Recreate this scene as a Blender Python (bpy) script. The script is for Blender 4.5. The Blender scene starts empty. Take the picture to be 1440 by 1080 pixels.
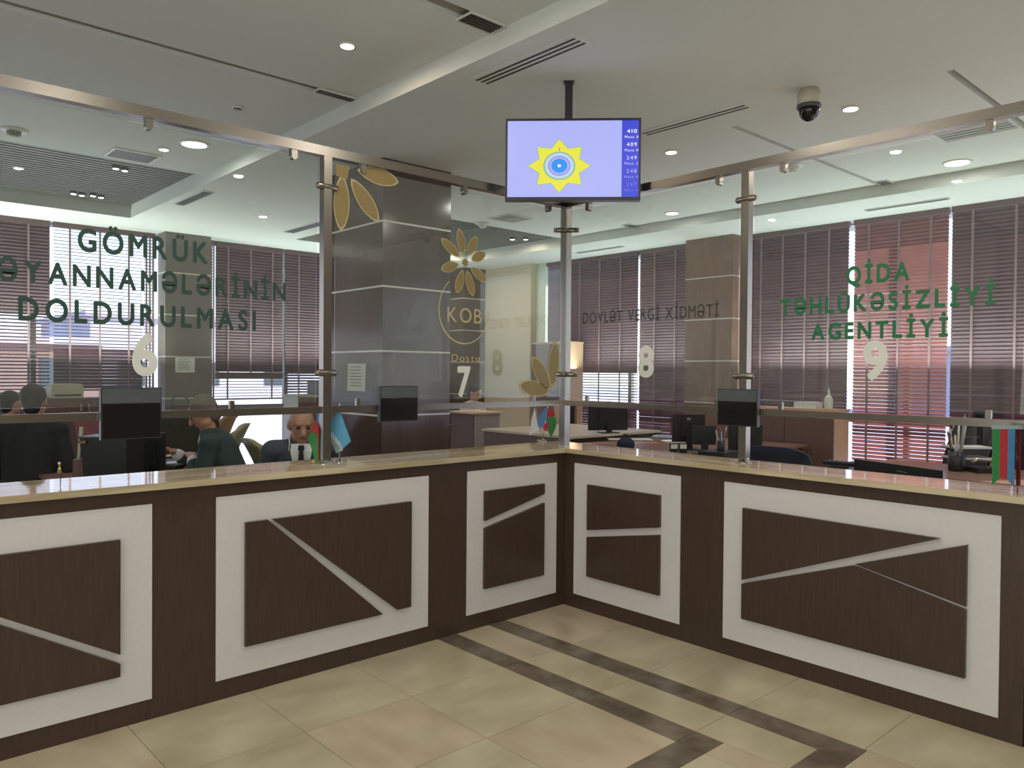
import bpy, bmesh, math, random
from mathutils import Vector, Matrix
random.seed(4)
S = bpy.context.scene
COL = S.collection
PI = math.pi

# ------------------------------------------------------------------ camera
F_PX = 1095.667
CAM = Vector((-3.7685, -3.6081, 1.5498))
YAW, PITCH, ROLL = 0.7386448, -0.0147144, 0.0080683
fw = Vector((math.sin(YAW)*math.cos(PITCH), math.cos(YAW)*math.cos(PITCH), math.sin(PITCH)))
rt = Vector((math.cos(YAW), -math.sin(YAW), 0))
up = rt.cross(fw)
rt, up = (rt*math.cos(ROLL)+up*math.sin(ROLL)), (-rt*math.sin(ROLL)+up*math.cos(ROLL))
cd = bpy.data.cameras.new('camera')
cam = bpy.data.objects.new('camera', cd)
COL.objects.link(cam)
M = Matrix((rt, up, -fw)).transposed().to_4x4()
M.translation = CAM
cam.matrix_world = M
cd.sensor_fit = 'HORIZONTAL'
cd.sensor_width = 36.0
cd.lens = F_PX/1440*36.0
cd.clip_start = 0.05
cd.clip_end = 300
S.camera = cam

# ------------------------------------------------------------------ world, sun, exposure
W = bpy.data.worlds.new('world')
S.world = W
W.use_nodes = True
nt = W.node_tree
nt.nodes.clear()
wo = nt.nodes.new('ShaderNodeOutputWorld')
bg = nt.nodes.new('ShaderNodeBackground')
bg.inputs['Strength'].default_value = 2.2
cr = nt.nodes.new('ShaderNodeValToRGB')
tc = nt.nodes.new('ShaderNodeTexCoord')
sx = nt.nodes.new('ShaderNodeSeparateXYZ')
nt.links.new(tc.outputs['Generated'], sx.inputs[0])
nt.links.new(sx.outputs['Z'], cr.inputs[0])
e = cr.color_ramp.elements
e[0].position = 0.0; e[0].color = (0.98, 0.97, 1.0, 1)
e[1].position = 0.7; e[1].color = (0.16, 0.30, 0.72, 1)
k = e.new(0.10); k.color = (0.80, 0.85, 1.0, 1)
k = e.new(0.25); k.color = (0.34, 0.48, 0.88, 1)
nt.links.new(cr.outputs[0], bg.inputs['Color'])
nt.links.new(bg.outputs[0], wo.inputs[0])

sd = bpy.data.lights.new('sun', 'SUN')
sd.energy = 9.0
sd.angle = 0.01
sd.color = (1.0, 0.93, 0.84)
sun = bpy.data.objects.new('sun', sd)
COL.objects.link(sun)
sun_dir = Vector((0.80, -0.42, 0.46))       # towards the sun
sun.rotation_euler = sun_dir.to_track_quat('Z', 'Y').to_euler()
sun.location = (20, -10, 12)

S.view_settings.view_transform = 'Standard'
S.view_settings.look = 'None'
S.view_settings.gamma = 1.0
S.view_settings.exposure = 0.06
S.view_settings.use_curve_mapping = False

def area(name, loc, direction, sx_, sy_, energy, color=(1, 1, 1), shape='RECTANGLE', spread=None):
    d = bpy.data.lights.new(name, 'AREA')
    d.shape = shape
    d.size = sx_
    if shape == 'RECTANGLE':
        d.size_y = sy_
    d.energy = energy
    d.color = color
    if spread: d.spread = spread
    o = bpy.data.objects.new(name, d)
    o.location = loc
    o.rotation_euler = (-Vector(direction)).to_track_quat('Z', 'Y').to_euler()
    COL.objects.link(o)
    return o
# added fill lamps in the unseen lobby, standing in for entrance daylight
area('lobby_fill_lamp', (-7.6, -3.5, 1.5), (1, 0.1, 0.08), 6.0, 2.6, 92, (0.98, 1.0, 0.95))
area('lobby_fill_lamp', (-5.0, -7.6, 1.7), (0.3, 1, 0.18), 5.0, 2.6, 100, (0.98, 0.99, 0.93))
# added upward lamps brighten the ceiling, imitating daylight off the blind slats
area('blind_fill_lamp', (5.25, -0.4, 1.62), (0, 0, 1), 0.35, 4.4, 52, (0.90, 1.0, 0.95))
area('blind_fill_lamp', (5.15, 4.0, 1.62), (0, 0, 1), 0.35, 2.0, 26, (0.90, 1.0, 0.95))
area('blind_fill_lamp', (-2.6, 7.10, 1.62), (0, 0, 1), 4.4, 0.35, 105, (0.96, 1.0, 0.94))
area('blind_fill_lamp', (2.2, 7.10, 1.62), (0, 0, 1), 3.0, 0.35, 48, (0.94, 1.0, 0.95))

# ------------------------------------------------------------------ node materials
MATS = {}
def mat(name, color, rough=0.5, metal=0.0, noise=0.0, scale=20.0, stretch=(1, 1, 1), col2=None,
        bump=0.0, spec=0.5, coat=0.0, emit=None, estr=0.0, trans=0.0, detail=4.0, contrast=(0.35, 0.65)):
    if name in MATS: return MATS[name]
    m = bpy.data.materials.new(name)
    m.use_nodes = True
    n = m.node_tree
    b = n.nodes['Principled BSDF']
    b.inputs['Roughness'].default_value = rough
    b.inputs['Metallic'].default_value = metal
    b.inputs['Specular IOR Level'].default_value = spec
    b.inputs['Coat Weight'].default_value = coat
    b.inputs['Coat Roughness'].default_value = 0.08
    if emit:
        b.inputs['Emission Color'].default_value = (*emit, 1)
        b.inputs['Emission Strength'].default_value = estr
    t = n.nodes.new('ShaderNodeTexCoord')
    mp = n.nodes.new('ShaderNodeMapping')
    mp.inputs['Scale'].default_value = stretch
    ns = n.nodes.new('ShaderNodeTexNoise')
    ns.inputs['Scale'].default_value = scale
    ns.inputs['Detail'].default_value = detail
    n.links.new(t.outputs['Object'], mp.inputs[0])
    n.links.new(mp.outputs[0], ns.inputs['Vector'])
    r = n.nodes.new('ShaderNodeValToRGB')
    c2 = col2 if col2 else tuple(max(0, c*(1-noise)) for c in color)
    c1 = color if col2 else tuple(min(1, c*(1+noise)) for c in color)
    r.color_ramp.elements[0].position = contrast[0]; r.color_ramp.elements[0].color = (*c2, 1)
    r.color_ramp.elements[1].position = contrast[1]; r.color_ramp.elements[1].color = (*c1, 1)
    n.links.new(ns.outputs[0], r.inputs[0])
    n.links.new(r.outputs[0], b.inputs['Base Color'])
    if bump:
        bp = n.nodes.new('ShaderNodeBump')
        bp.inputs['Strength'].default_value = bump
        bp.inputs['Distance'].default_value = 0.002
        n.links.new(ns.outputs[0], bp.inputs['Height'])
        n.links.new(bp.outputs[0], b.inputs['Normal'])
    if trans:
        tr = n.nodes.new('ShaderNodeBsdfTranslucent')
        n.links.new(r.outputs[0], tr.inputs[0])
        mx = n.nodes.new('ShaderNodeMixShader')
        mx.inputs[0].default_value = trans
        out = n.nodes['Material Output']
        n.links.new(b.outputs[0], mx.inputs[1])
        n.links.new(tr.outputs[0], mx.inputs[2])
        n.links.new(mx.outputs[0], out.inputs[0])
    MATS[name] = m
    return m

def srgb(r, g, b):
    f = lambda c: (c/255/12.92) if c/255 <= 0.04045 else ((c/255+0.055)/1.055)**2.4
    return (f(r), f(g), f(b))

def glass_mat(name, tint, base=0.02, haze=0.02):
    m = bpy.data.materials.new(name)
    m.use_nodes = True
    n = m.node_tree
    n.nodes.clear()
    out = n.nodes.new('ShaderNodeOutputMaterial')
    tr = n.nodes.new('ShaderNodeBsdfTransparent'); tr.inputs[0].default_value = (*tint, 1)
    gl = n.nodes.new('ShaderNodeBsdfGlossy'); gl.inputs['Roughness'].default_value = 0.0
    df = n.nodes.new('ShaderNodeBsdfDiffuse')
    fr = n.nodes.new('ShaderNodeFresnel')
    ge = n.nodes.new('ShaderNodeNewGeometry')
    io = n.nodes.new('ShaderNodeMapRange')     # thin sheet: same reflectance seen from either face
    io.inputs['To Min'].default_value = 1.5; io.inputs['To Max'].default_value = 1/1.5
    n.links.new(ge.outputs['Backfacing'], io.inputs['Value'])
    n.links.new(io.outputs[0], fr.inputs[0])
    ns = n.nodes.new('ShaderNodeTexNoise'); ns.inputs['Scale'].default_value = 3.0
    tcn = n.nodes.new('ShaderNodeTexCoord')
    n.links.new(tcn.outputs['Object'], ns.inputs['Vector'])
    cr_ = n.nodes.new('ShaderNodeValToRGB')
    cr_.color_ramp.elements[0].color = (0.42, 0.45, 0.43, 1)
    cr_.color_ramp.elements[1].color = (0.60, 0.64, 0.61, 1)
    n.links.new(ns.outputs[0], cr_.inputs[0]); n.links.new(cr_.outputs[0], df.inputs[0])
    m0 = n.nodes.new('ShaderNodeMixShader'); m0.inputs[0].default_value = haze  # diffuse share lays a pale veil over the pane, imitating haze
    n.links.new(tr.outputs[0], m0.inputs[1]); n.links.new(df.outputs[0], m0.inputs[2])
    m1 = n.nodes.new('ShaderNodeMixShader')
    n.links.new(fr.outputs[0], m1.inputs[0])
    n.links.new(m0.outputs[0], m1.inputs[1]); n.links.new(gl.outputs[0], m1.inputs[2])
    n.links.new(m1.outputs[0], out.inputs[0])
    MATS[name] = m
    return m

wood = mat('dark_wenge_wood', srgb(66, 50, 41), 0.32, noise=0.12, scale=6, stretch=(14, 14, 1), bump=0.05)
wood_h = mat('column_wood', srgb(84, 68, 63), 0.14, noise=0.10, scale=5, stretch=(10, 10, 0.6))
col_brown = mat('side_column_wood', srgb(124, 95, 80), 0.3, noise=0.12, scale=5, stretch=(10, 10, 0.6))
white_panel = mat('white_panel', srgb(206, 202, 200), 0.45, noise=0.015, scale=60)
marble = mat('beige_marble', srgb(200, 186, 156), 0.05, col2=srgb(162, 146, 116), scale=5, stretch=(0.35, 3.0, 3.0), bump=0.0, detail=8)
marble_y = mat('beige_marble_cross', srgb(200, 186, 156), 0.05, col2=srgb(162, 146, 116), scale=5, stretch=(3.0, 0.35, 3.0), detail=8)
tile_m = mat('beige_floor_tile', srgb(198, 188, 158), 0.28, col2=srgb(172, 161, 132), scale=2.6, stretch=(1, 2.2, 1), detail=7, contrast=(0.3, 0.7))
tile_n = mat('beige_floor_tile_pinkish', srgb(200, 185, 158), 0.28, col2=srgb(178, 161, 135), scale=3.2, stretch=(2.0, 1, 1), detail=7, contrast=(0.3, 0.7))
strip_m = mat('brown_border_stone', srgb(126, 114, 98), 0.25, col2=srgb(96, 85, 72), scale=9, detail=8)
grout = mat('grout', srgb(130, 120, 104), 0.8, noise=0.1)
ceil_m = mat('ceiling_paint', srgb(212, 216, 211), 0.85, noise=0.01, scale=8)
ceil_dark = mat('ceiling_groove', srgb(150, 145, 136), 0.8, noise=0.02)
steel = mat('brushed_steel', srgb(146, 139, 129), 0.26, metal=1.0, noise=0.06, scale=30, stretch=(1, 1, 8))
chrome = mat('chrome', srgb(215, 210, 200), 0.08, metal=1.0, noise=0.02)
dkmetal = mat('dark_metal', srgb(52, 52, 58), 0.35, metal=0.3, noise=0.05)
black = mat('black_plastic', srgb(40, 42, 44), 0.35, noise=0.08, scale=40)
blackg = mat('black_gloss', srgb(24, 22, 22), 0.12, noise=0.05)
greyp = mat('grey_plastic', srgb(78, 82, 84), 0.4, noise=0.05)
whitep = mat('white_plastic', srgb(225, 225, 220), 0.4, noise=0.02)
creamp = mat('cream_plastic', srgb(196, 190, 170), 0.45, noise=0.03)
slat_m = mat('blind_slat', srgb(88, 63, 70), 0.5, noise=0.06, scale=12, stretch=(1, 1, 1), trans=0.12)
slat_r = mat('blind_slat_sunlit', srgb(134, 86, 86), 0.5, noise=0.08, scale=6, trans=0.34)  # same blinds; sun glow put into a redder, more translucent colour
tape_m = mat('blind_tape', srgb(128, 104, 108), 0.7, noise=0.05)
rail_m = mat('blind_rail', srgb(92, 66, 70), 0.5, noise=0.05)
cream_wall = mat('cream_wallpaper', srgb(202, 188, 160), 0.8, noise=0.03, scale=25)
lit_reveal = mat('window_lit_reveal', srgb(205, 214, 196), 0.8, noise=0.02)  # window light on the reveal is put into this pale colour
lobby_wall = mat('lobby_wall_paint', srgb(150, 138, 122), 0.8, noise=0.03)
grille_m = mat('grille_dark', srgb(74, 64, 58), 0.5, noise=0.05)
slot_m = mat('vent_slot', srgb(52, 48, 46), 0.6, noise=0.05)
slat_dark = mat('ceiling_slat_grey', srgb(92, 96, 94), 0.5, noise=0.04)
pit_dark = mat('ceiling_void', srgb(34, 36, 36), 0.8, noise=0.1)
frame_al = mat('window_frame', srgb(150, 150, 146), 0.4, noise=0.03)
cab_m = mat('brown_cabinet', srgb(112, 88, 80), 0.4, noise=0.1, scale=6, stretch=(10, 10, 1))
oak = mat('light_oak', srgb(204, 168, 138), 0.45, noise=0.08, scale=5, stretch=(12, 12, 1))
lightdesk = mat('desk_top_pale', srgb(208, 196, 176), 0.4, noise=0.04)
desk_m = mat('desk_brown_top', srgb(140, 106, 92), 0.35, noise=0.1, scale=5, stretch=(2, 12, 1))
paper = mat('paper', srgb(222, 220, 214), 0.7, noise=0.02)
inkm = mat('print_ink', srgb(110, 108, 112), 0.8, noise=0.02)
gold = mat('gold_vinyl', srgb(136, 116, 70), 0.45, noise=0.06, scale=8)
gold_l = mat('gold_vinyl_edge', srgb(176, 164, 120), 0.45, noise=0.04)
vinyl_g = mat('green_vinyl', srgb(40, 68, 58), 0.5, noise=0.04)
vinyl_g2 = mat('bright_green_vinyl', srgb(34, 104, 66), 0.5, noise=0.05)
vinyl_d = mat('grey_vinyl', srgb(52, 60, 54), 0.5, noise=0.04)
vinyl_w = mat('white_vinyl', srgb(214, 214, 206), 0.5, noise=0.03)
skin = mat('skin', srgb(172, 128, 106), 0.5, noise=0.05, scale=15)
hair = mat('dark_hair', srgb(34, 30, 30), 0.6, noise=0.15, scale=60, bump=0.4)
suit = mat('dark_teal_suit', srgb(56, 72, 70), 0.8, noise=0.08, scale=40)
suit_n = mat('navy_suit', srgb(58, 68, 76), 0.8, noise=0.08, scale=40)
blackc = mat('black_cloth', srgb(36, 38, 40), 0.85, noise=0.1, scale=30)
shirt = mat('white_shirt', srgb(220, 222, 220), 0.7, noise=0.03)
blouse = mat('pale_pink_blouse', srgb(238, 222, 216), 0.7, noise=0.03)
olive = mat('olive_leather', srgb(72, 74, 66), 0.45, noise=0.08, scale=20)
beige_ch = mat('beige_leather', srgb(150, 142, 112), 0.4, noise=0.06, scale=15)
maroon = mat('maroon_fabric', srgb(132, 84, 90), 0.8, noise=0.06)
navy = mat('navy_fabric', srgb(34, 42, 60), 0.85, noise=0.1)
f_blue = mat('flag_blue', srgb(72, 128, 178), 0.7, noise=0.04)
f_red = mat('flag_red', srgb(176, 46, 52), 0.7, noise=0.04)
f_green = mat('flag_green', srgb(48, 128, 68), 0.7, noise=0.04)
f_sky = mat('flag_skyblue', srgb(78, 144, 176), 0.7, noise=0.04)
f_white = mat('flag_white', srgb(214, 212, 216), 0.7, noise=0.04)
f_grey = mat('flag_silver', srgb(150, 166, 176), 0.7, noise=0.04)
f_dred = mat('flag_dark_red', srgb(120, 36, 34), 0.7, noise=0.04)
brass = mat('brass', srgb(212, 184, 84), 0.2, metal=1.0, noise=0.05)
bulb = mat('downlight_glow', (1, 1, 1), emit=(1.0, 0.93, 0.82), estr=6.0)
bulb_warm = mat('downlight_glow_warm', (1, 1, 1), emit=(1.0, 0.72, 0.5), estr=10.0)
bulb_big = mat('panel_light_glow', (1, 1, 1), emit=(1.0, 0.97, 0.93), estr=3.0)
trim_w = mat('lamp_trim', srgb(225, 222, 214), 0.4, noise=0.02)
concrete = mat('outside_paving', srgb(228, 222, 220), 0.9, noise=0.08, scale=1.0)
bld1 = mat('outside_facade', srgb(150, 120, 110), 0.9, noise=0.1, scale=0.4)
bld2 = mat('outside_pale_facade', srgb(205, 196, 204), 0.9, noise=0.08, scale=0.4)
pane_m = glass_mat('clear_partition_glass', (0.95, 0.985, 0.965), haze=0.045)
wpane = glass_mat('window_glass', (0.93, 0.96, 0.96), haze=0.0)

# ------------------------------------------------------------------ mesh helpers
class MB:
    """collects simple shapes into one mesh; vertices in world coordinates"""
    def __init__(s): s.v = []; s.f = []; s.m = []; s.sm = []
    def add(s, vs, fs, mi=0, smooth=False):
        o = len(s.v)
        s.v += [tuple(v) for v in vs]
        for f in fs:
            s.f.append(tuple(i+o for i in f)); s.m.append(mi); s.sm.append(smooth)
        return s
    def box(s, x0, x1, y0, y1, z0, z1, mi=0, bev=0.0):
        x0, x1 = min(x0, x1), max(x0, x1); y0, y1 = min(y0, y1), max(y0, y1); z0, z1 = min(z0, z1), max(z0, z1)
        if bev <= 0:
            vs = [(x, y, z) for x in (x0, x1) for y in (y0, y1) for z in (z0, z1)]
            fs = [(0, 1, 3, 2), (4, 6, 7, 5), (0, 4, 5, 1), (2, 3, 7, 6), (0, 2, 6, 4), (1, 5, 7, 3)]
            return s.add(vs, fs, mi)
        bm = bmesh.new()
        bmesh.ops.create_cube(bm, size=1)
        for v in bm.verts:
            v.co = Vector(((x0+x1)/2+v.co.x*(x1-x0), (y0+y1)/2+v.co.y*(y1-y0), (z0+z1)/2+v.co.z*(z1-z0)))
        bmesh.ops.bevel(bm, geom=bm.edges[:], offset=bev, segments=2, affect='EDGES')
        bm.verts.index_update()
        s.add([v.co for v in bm.verts], [[v.index for v in f.verts] for f in bm.faces], mi)
        bm.free()
        return s
    def obox(s, c, ux, uy, hx, hy, z0, z1, mi=0):
        """box with a rotated plan: centre c, unit axes ux, uy, half sizes"""
        c = Vector((c[0], c[1], 0)); ux = Vector((ux[0], ux[1], 0)); uy = Vector((uy[0], uy[1], 0))
        vs = []
        for a in (-1, 1):
            for b in (-1, 1):
                for z in (z0, z1):
                    p = c+ux*a*hx+uy*b*hy; vs.append((p.x, p.y, z))
        return s.add(vs, [(0, 1, 3, 2), (4, 6, 7, 5), (0, 4, 5, 1), (2, 3, 7, 6), (0, 2, 6, 4), (1, 5, 7, 3)], mi)
    def tube(s, pts, r, seg=10, mi=0, caps=True):
        pts = [Vector(p) for p in pts]
        rs = r if isinstance(r, (list, tuple)) else [r]*len(pts)
        vs = []; fs = []
        ref = None
        for i, p in enumerate(pts):
            d = (pts[min(i+1, len(pts)-1)]-pts[max(i-1, 0)])
            d = d.normalized() if d.length > 1e-9 else Vector((0, 0, 1))
            if ref is None:
                ref = Vector((0, 0, 1)) if abs(d.z) < 0.9 else Vector((1, 0, 0))
            a = d.cross(ref).normalized(); b = d.cross(a).normalized()
            ref = a.cross(d)
            for k_ in range(seg):
                t = 2*PI*k_/seg
                vs.append(p+(a*math.cos(t)+b*math.sin(t))*rs[i])
        for i in range(len(pts)-1):
            for k_ in range(seg):
                k2 = (k_+1) % seg
                fs.append((i*seg+k_, i*seg+k2, (i+1)*seg+k2, (i+1)*seg+k_))
        if caps:
            fs.append(tuple(range(seg))[::-1]); fs.append(tuple((len(pts)-1)*seg+k_ for k_ in range(seg)))
        return s.add(vs, fs, mi, True)
    def lathe(s, c, prof, seg=24, mi=0, axis='z'):
        vs = []; fs = []
        for r, h in prof:
            for k_ in range(seg):
                t = 2*PI*k_/seg
                x, y, z = r*math.cos(t), r*math.sin(t), h
                if axis == 'x': x, y, z = z, x, y
                if axis == 'y': x, y, z = x, z, y
                vs.append((c[0]+x, c[1]+y, c[2]+z))
        for i in range(len(prof)-1):
            for k_ in range(seg):
                k2 = (k_+1) % seg
                fs.append((i*seg+k_, i*seg+k2, (i+1)*seg+k2, (i+1)*seg+k_))
        fs.append(tuple(range(seg))[::-1]); fs.append(tuple((len(prof)-1)*seg+k_ for k_ in range(seg)))
        return s.add(vs, fs, mi, True)
    def prism(s, pts, a, b, fn, mi=0):
        """polygon pts (u,v) extruded from a to b; fn(u,v,w) -> xyz"""
        n = len(pts)
        vs = [fn(u, v, a) for u, v in pts]+[fn(u, v, b) for u, v in pts]
        fs = [tuple(range(n))[::-1], tuple(range(n, 2*n))]
        for i in range(n):
            j = (i+1) % n
            fs.append((i, j, n+j, n+i))
        return s.add(vs, fs, mi)
    def ell(s, c, r, seg=16, rings=10, mi=0, rot=None):
        vs = []; fs = []
        for i in range(rings+1):
            a = PI*i/rings
            for k_ in range(seg):
                t = 2*PI*k_/seg
                v = Vector((r[0]*math.sin(a)*math.cos(t), r[1]*math.sin(a)*math.sin(t), r[2]*math.cos(a)))
                if rot: v = rot @ v
                vs.append(Vector(c)+v)
        for i in range(rings):
            for k_ in range(seg):
                k2 = (k_+1) % seg
                fs.append((i*seg+k_, (i+1)*seg+k_, (i+1)*seg+k2, i*seg+k2))
        return s.add(vs, fs, mi, True)
    def build(s, name, mats, parent=None, fix=True):
        if not isinstance(mats, (list, tuple)): mats = [mats]
        me = bpy.data.meshes.new(name)
        off = Vector((0, 0, 0))
        q = parent
        while q is not None:
            off += q.location; q = q.parent
        if parent is None:
            # origin at the base centre
            xs = [v[0] for v in s.v]; ys = [v[1] for v in s.v]; zs = [v[2] for v in s.v]
            off = Vector(((min(xs)+max(xs))/2, (min(ys)+max(ys))/2, min(zs)))
        me.from_pydata([(v[0]-off.x, v[1]-off.y, v[2]-off.z) for v in s.v], [], s.f)
        for mm in mats: me.materials.append(mm)
        me.polygons.foreach_set('material_index', s.m)
        me.polygons.foreach_set('use_smooth', s.sm)
        if fix:
            bm = bmesh.new(); bm.from_mesh(me)
            bmesh.ops.remove_doubles(bm, verts=bm.verts, dist=1e-6)
            bmesh.ops.recalc_face_normals(bm, faces=bm.faces)
            bm.to_mesh(me); bm.free()
        me.update()
        o = bpy.data.objects.new(name, me)
        COL.objects.link(o)
        if parent is not None: o.parent = parent
        else: o.location = off
        return o

def tag(o, label=None, cat=None, group=None, kind=None):
    if label: o['label'] = label
    if cat: o['category'] = cat
    if group: o['group'] = group
    if kind: o['kind'] = kind
    return o
def thing(name, loc, label, cat, group=None):
    o = bpy.data.objects.new(name, None)
    o.empty_display_size = 0.1
    COL.objects.link(o); o.location = loc
    return tag(o, label, cat, group)
def copy_tree(o, parent=None):
    c = o.copy(); COL.objects.link(c); c.parent = parent
    for ch in list(o.children): copy_tree(ch, c)
    return c
def struct(name, mb, m, parent=None):
    o = mb.build(name, m, parent)
    if parent is None: o['kind'] = 'structure'
    return o
def ray(px, py):
    return (fw + rt*((px-720)/F_PX) - up*((py-540)/F_PX))
def az(px, py, z):           # point of the photograph on the level z
    d = ray(px, py); t = (z-CAM.z)/d.z; return CAM+d*t
def ad(px, py, dep):         # point of the photograph at a depth
    return CAM+ray(px, py)*dep

# ------------------------------------------------------------------ floor
fl = struct('floor', MB().box(-8, 6.2, -8, 8, -0.06, -0.012), grout)
X0s = [-5.48, -4.93, -4.38, -3.83, -3.28, -2.73, -2.18, -1.63, -1.05]
YS = [0, -0.565, -1.12, -1.67]
def piece(x0, x1, y0, y1, name='floor_tile', m=None, pts=None):
    g = 0.0012
    mb = MB()
    if pts: mb.prism(pts, -0.012, 0.0, lambda u, v, w: (u, v, w))
    else: mb.box(x0+g, x1-g, y0+g, y1-g, -0.012, 0)
    o = mb.build(name, m or (tile_m if random.random() < .6 else tile_n), fl)
    return o
for i in range(len(X0s)-1):
    for j in range(3): piece(X0s[i], X0s[i+1], YS[j+1], YS[j])
    if X0s[i] < -1.2: piece(X0s[i], min(X0s[i+1], -1.05), -2.10, -1.81)
    for j in range(4): piece(X0s[i], X0s[i+1], -2.24-0.55*(j+1), -2.24-0.55*j)
for j in range(3): piece(-0.91, -0.665, YS[j+1], YS[j])
piece(-0.91, -0.665, -2.10, -1.67)
piece(-1.05, -0.91, -2.10, -1.81)
for j in range(8): piece(-0.52, 0, -0.565-0.555*j if j else -0.565, 0 if j == 0 else -0.565-0.555*(j-1))
for j in range(4): piece(-1.05, -0.52, -2.24-0.55*(j+1), -2.24-0.55*j)
# dark stone borders
for a, b in ((0, -0.565), (-0.565, -1.12), (-1.12, -1.67)):
    piece(-1.05, -0.91, b, a, 'border_stone', strip_m)
    piece(-0.665, -0.52, b, a, 'border_stone', strip_m)
piece(0, 0, 0, 0, 'border_stone', strip_m, [(-1.049, -1.671), (-1.049, -1.809), (-0.911, -1.809), (-0.911, -1.671)])
piece(-0.665, -0.52, -2.24, -1.67, 'border_stone', strip_m)
for i in range(len(X0s)-1):
    piece(X0s[i], X0s[i+1], -1.81, -1.67, 'border_stone', strip_m)
    piece(X0s[i], X0s[i+1], -2.24, -2.10, 'border_stone', strip_m)
piece(-1.05, -0.665, -2.24, -2.10, 'border_stone', strip_m)
# staff side of the floor
struct('trim_1', MB().box(-8, 6.0, 0.5, 7.9, -0.012, 0.0), tile_m)
struct('trim_2', MB().box(0.5, 6.0, -6, 0.5, -0.012, 0.0), tile_m)

# ------------------------------------------------------------------ ceiling
B_, T_ = 3.40, 3.52
ce = struct('ceiling', MB().box(-8, 6.2, -8, 8, 3.70, 3.80), pit_dark)
MB().box(-0.80, 1.38, -8, 6.6, B_, 3.70).build('bulkhead', ceil_m, ce)
MB().box(-8, 6.2, 6.6, 8, B_, 3.70).build('window_side_drop', ceil_m, ce)
MB().box(4.48, 6.2, -8, 6.6, B_, 3.70).build('window_side_drop', ceil_m, ce)
def plane_panel(x0, x1, y0, y1):
    MB().box(x0, x1, y0, y1, T_, 3.60).build('ceiling_panel', ceil_m, ce)
g1, g2 = (1.34, 1.44), (-0.28, -0.17)
plane_panel(-8, -0.8, g1[1], 4.36)
plane_panel(-8, -0.8, g2[1], g1[0])
plane_panel(-8, -0.8, -8, g2[0])
for (a, b) in (g1, g2):
    MB().box(-8, -0.8, a, b, 3.545, 3.60).build('ceiling_groove', ceil_dark, ce)
plane_panel(1.38, 4.48, -0.155, 4.38)
plane_panel(1.38, 4.48, -1.735, -0.205)
plane_panel(1.38, 4.48, -8, -1.785)
for (a, b) in ((-0.205, -0.155), (-1.785, -1.735)):
    MB().box(1.38, 4.48, a, b, 3.56, 3.60).build('ceiling_groove', ceil_dark, ce)
# slatted bays
def slat_bay(x0, x1, y0, y1, n, label):
    c = thing('slatted_ceiling', ((x0+x1)/2, (y0+y1)/2, T_), label, 'ceiling slats')
    for i in range(n):
        y = y0+(i+0.5)*(y1-y0)/n
        MB().box(x0, x1, y-0.026, y+0.026, T_+0.03, T_+0.055).build('slat', slat_dark, c)
    MB().box(x0, x1, y0, y1, T_+0.16, T_+0.17).build('backing', pit_dark, c)
slat_bay(-5.0, -0.805, 4.37, 6.595, 24, 'dark grey slatted ceiling bay over the left desks')
slat_bay(1.385, 4.475, 4.39, 6.595, 24, 'dark blue-grey slatted ceiling bay beyond the brown column')

def grille(x0, x1, y0, y1, z, label, n=5, along='x', frame=False, m=None, fm=None):
    t = thing('ceiling_grille', ((x0+x1)/2, (y0+y1)/2, z-0.012), label, 'vent')
    f = 0.018 if frame else 0.006
    mb = MB()
    mb.box(x0-f, x1+f, y0-f, y0, z-0.012, z); mb.box(x0-f, x1+f, y1, y1+f, z-0.012, z)
    mb.box(x0-f, x0, y0, y1, z-0.012, z); mb.box(x1, x1+f, y0, y1, z-0.012, z)
    mb.build('frame', fm or (ceil_m if not frame else trim_w), t)
    MB().box(x0, x1, y0, y1, z-0.002, z-0.0005).build('backing', slot_m, t)
    for i in range(n):
        if along == 'x':
            w = (y1-y0)/n; c_ = y0+(i+.5)*w
            MB().box(x0, x1, c_-w*.28, c_+w*.28, z-0.010, z-0.003).build('louvre', m or grille_m, t)
        else:
            w = (x1-x0)/n; c_ = x0+(i+.5)*w
            MB().box(c_-w*.28, c_+w*.28, y0, y1, z-0.010, z-0.003).build('louvre', m or grille_m, t)
    return t
grille(-1.10, -0.81, 1.335, 1.415, T_, 'small dark brown grille where the far ceiling groove meets the beam')
grille(-1.06, -0.82, -0.28, -0.155, T_, 'dark brown grille at the top edge beside the near ceiling groove')
grille(4.30, 4.47, -0.32, -0.20, T_, 'short grey grille at the end of the groove above the window-side ceiling step', 4, 'x', m=greyp)
grille(4.28, 4.46, 2.95, 3.09, T_, 'small grey grille on the far ceiling above the tax service window', 4, 'x', m=greyp)
grille(-1.70, -1.33, 3.92, 4.24, T_, 'square white-framed return vent beside the left slatted bay', 10, 'x', True, greyp)
grille(2.72, 3.12, 3.60, 3.98, T_, 'square pale vent in the white ceiling left of the screen', 10, 'x', True, mat('pale_louvre', srgb(170, 172, 164), 0.6))
grille(-0.71, -0.60, 4.50, 5.35, B_, 'narrow grey slot vent near the customs window lettering', 4, 'y', m=greyp)
grille(3.05, 3.32, -1.72, -1.20, T_, 'grey rectangular vent at the upper right behind the steel rail', 4, 'y', m=mat('pale_louvre', srgb(170, 172, 164), 0.6), fm=trim_w)
grille(5.00, 5.07, -0.65, 0.20, B_, 'thin slot vent above the sunlit blind at the right', 2, 'y', m=greyp)
grille(5.00, 5.07, 3.7, 4.6, B_, 'thin slot vent above the dark blind beside the corner post', 2, 'y', m=greyp)
grille(0.95, 1.10, 5.2, 6.1, B_, 'small slot vent left of the steel post near the brown column', 3, 'y', m=greyp)
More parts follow.
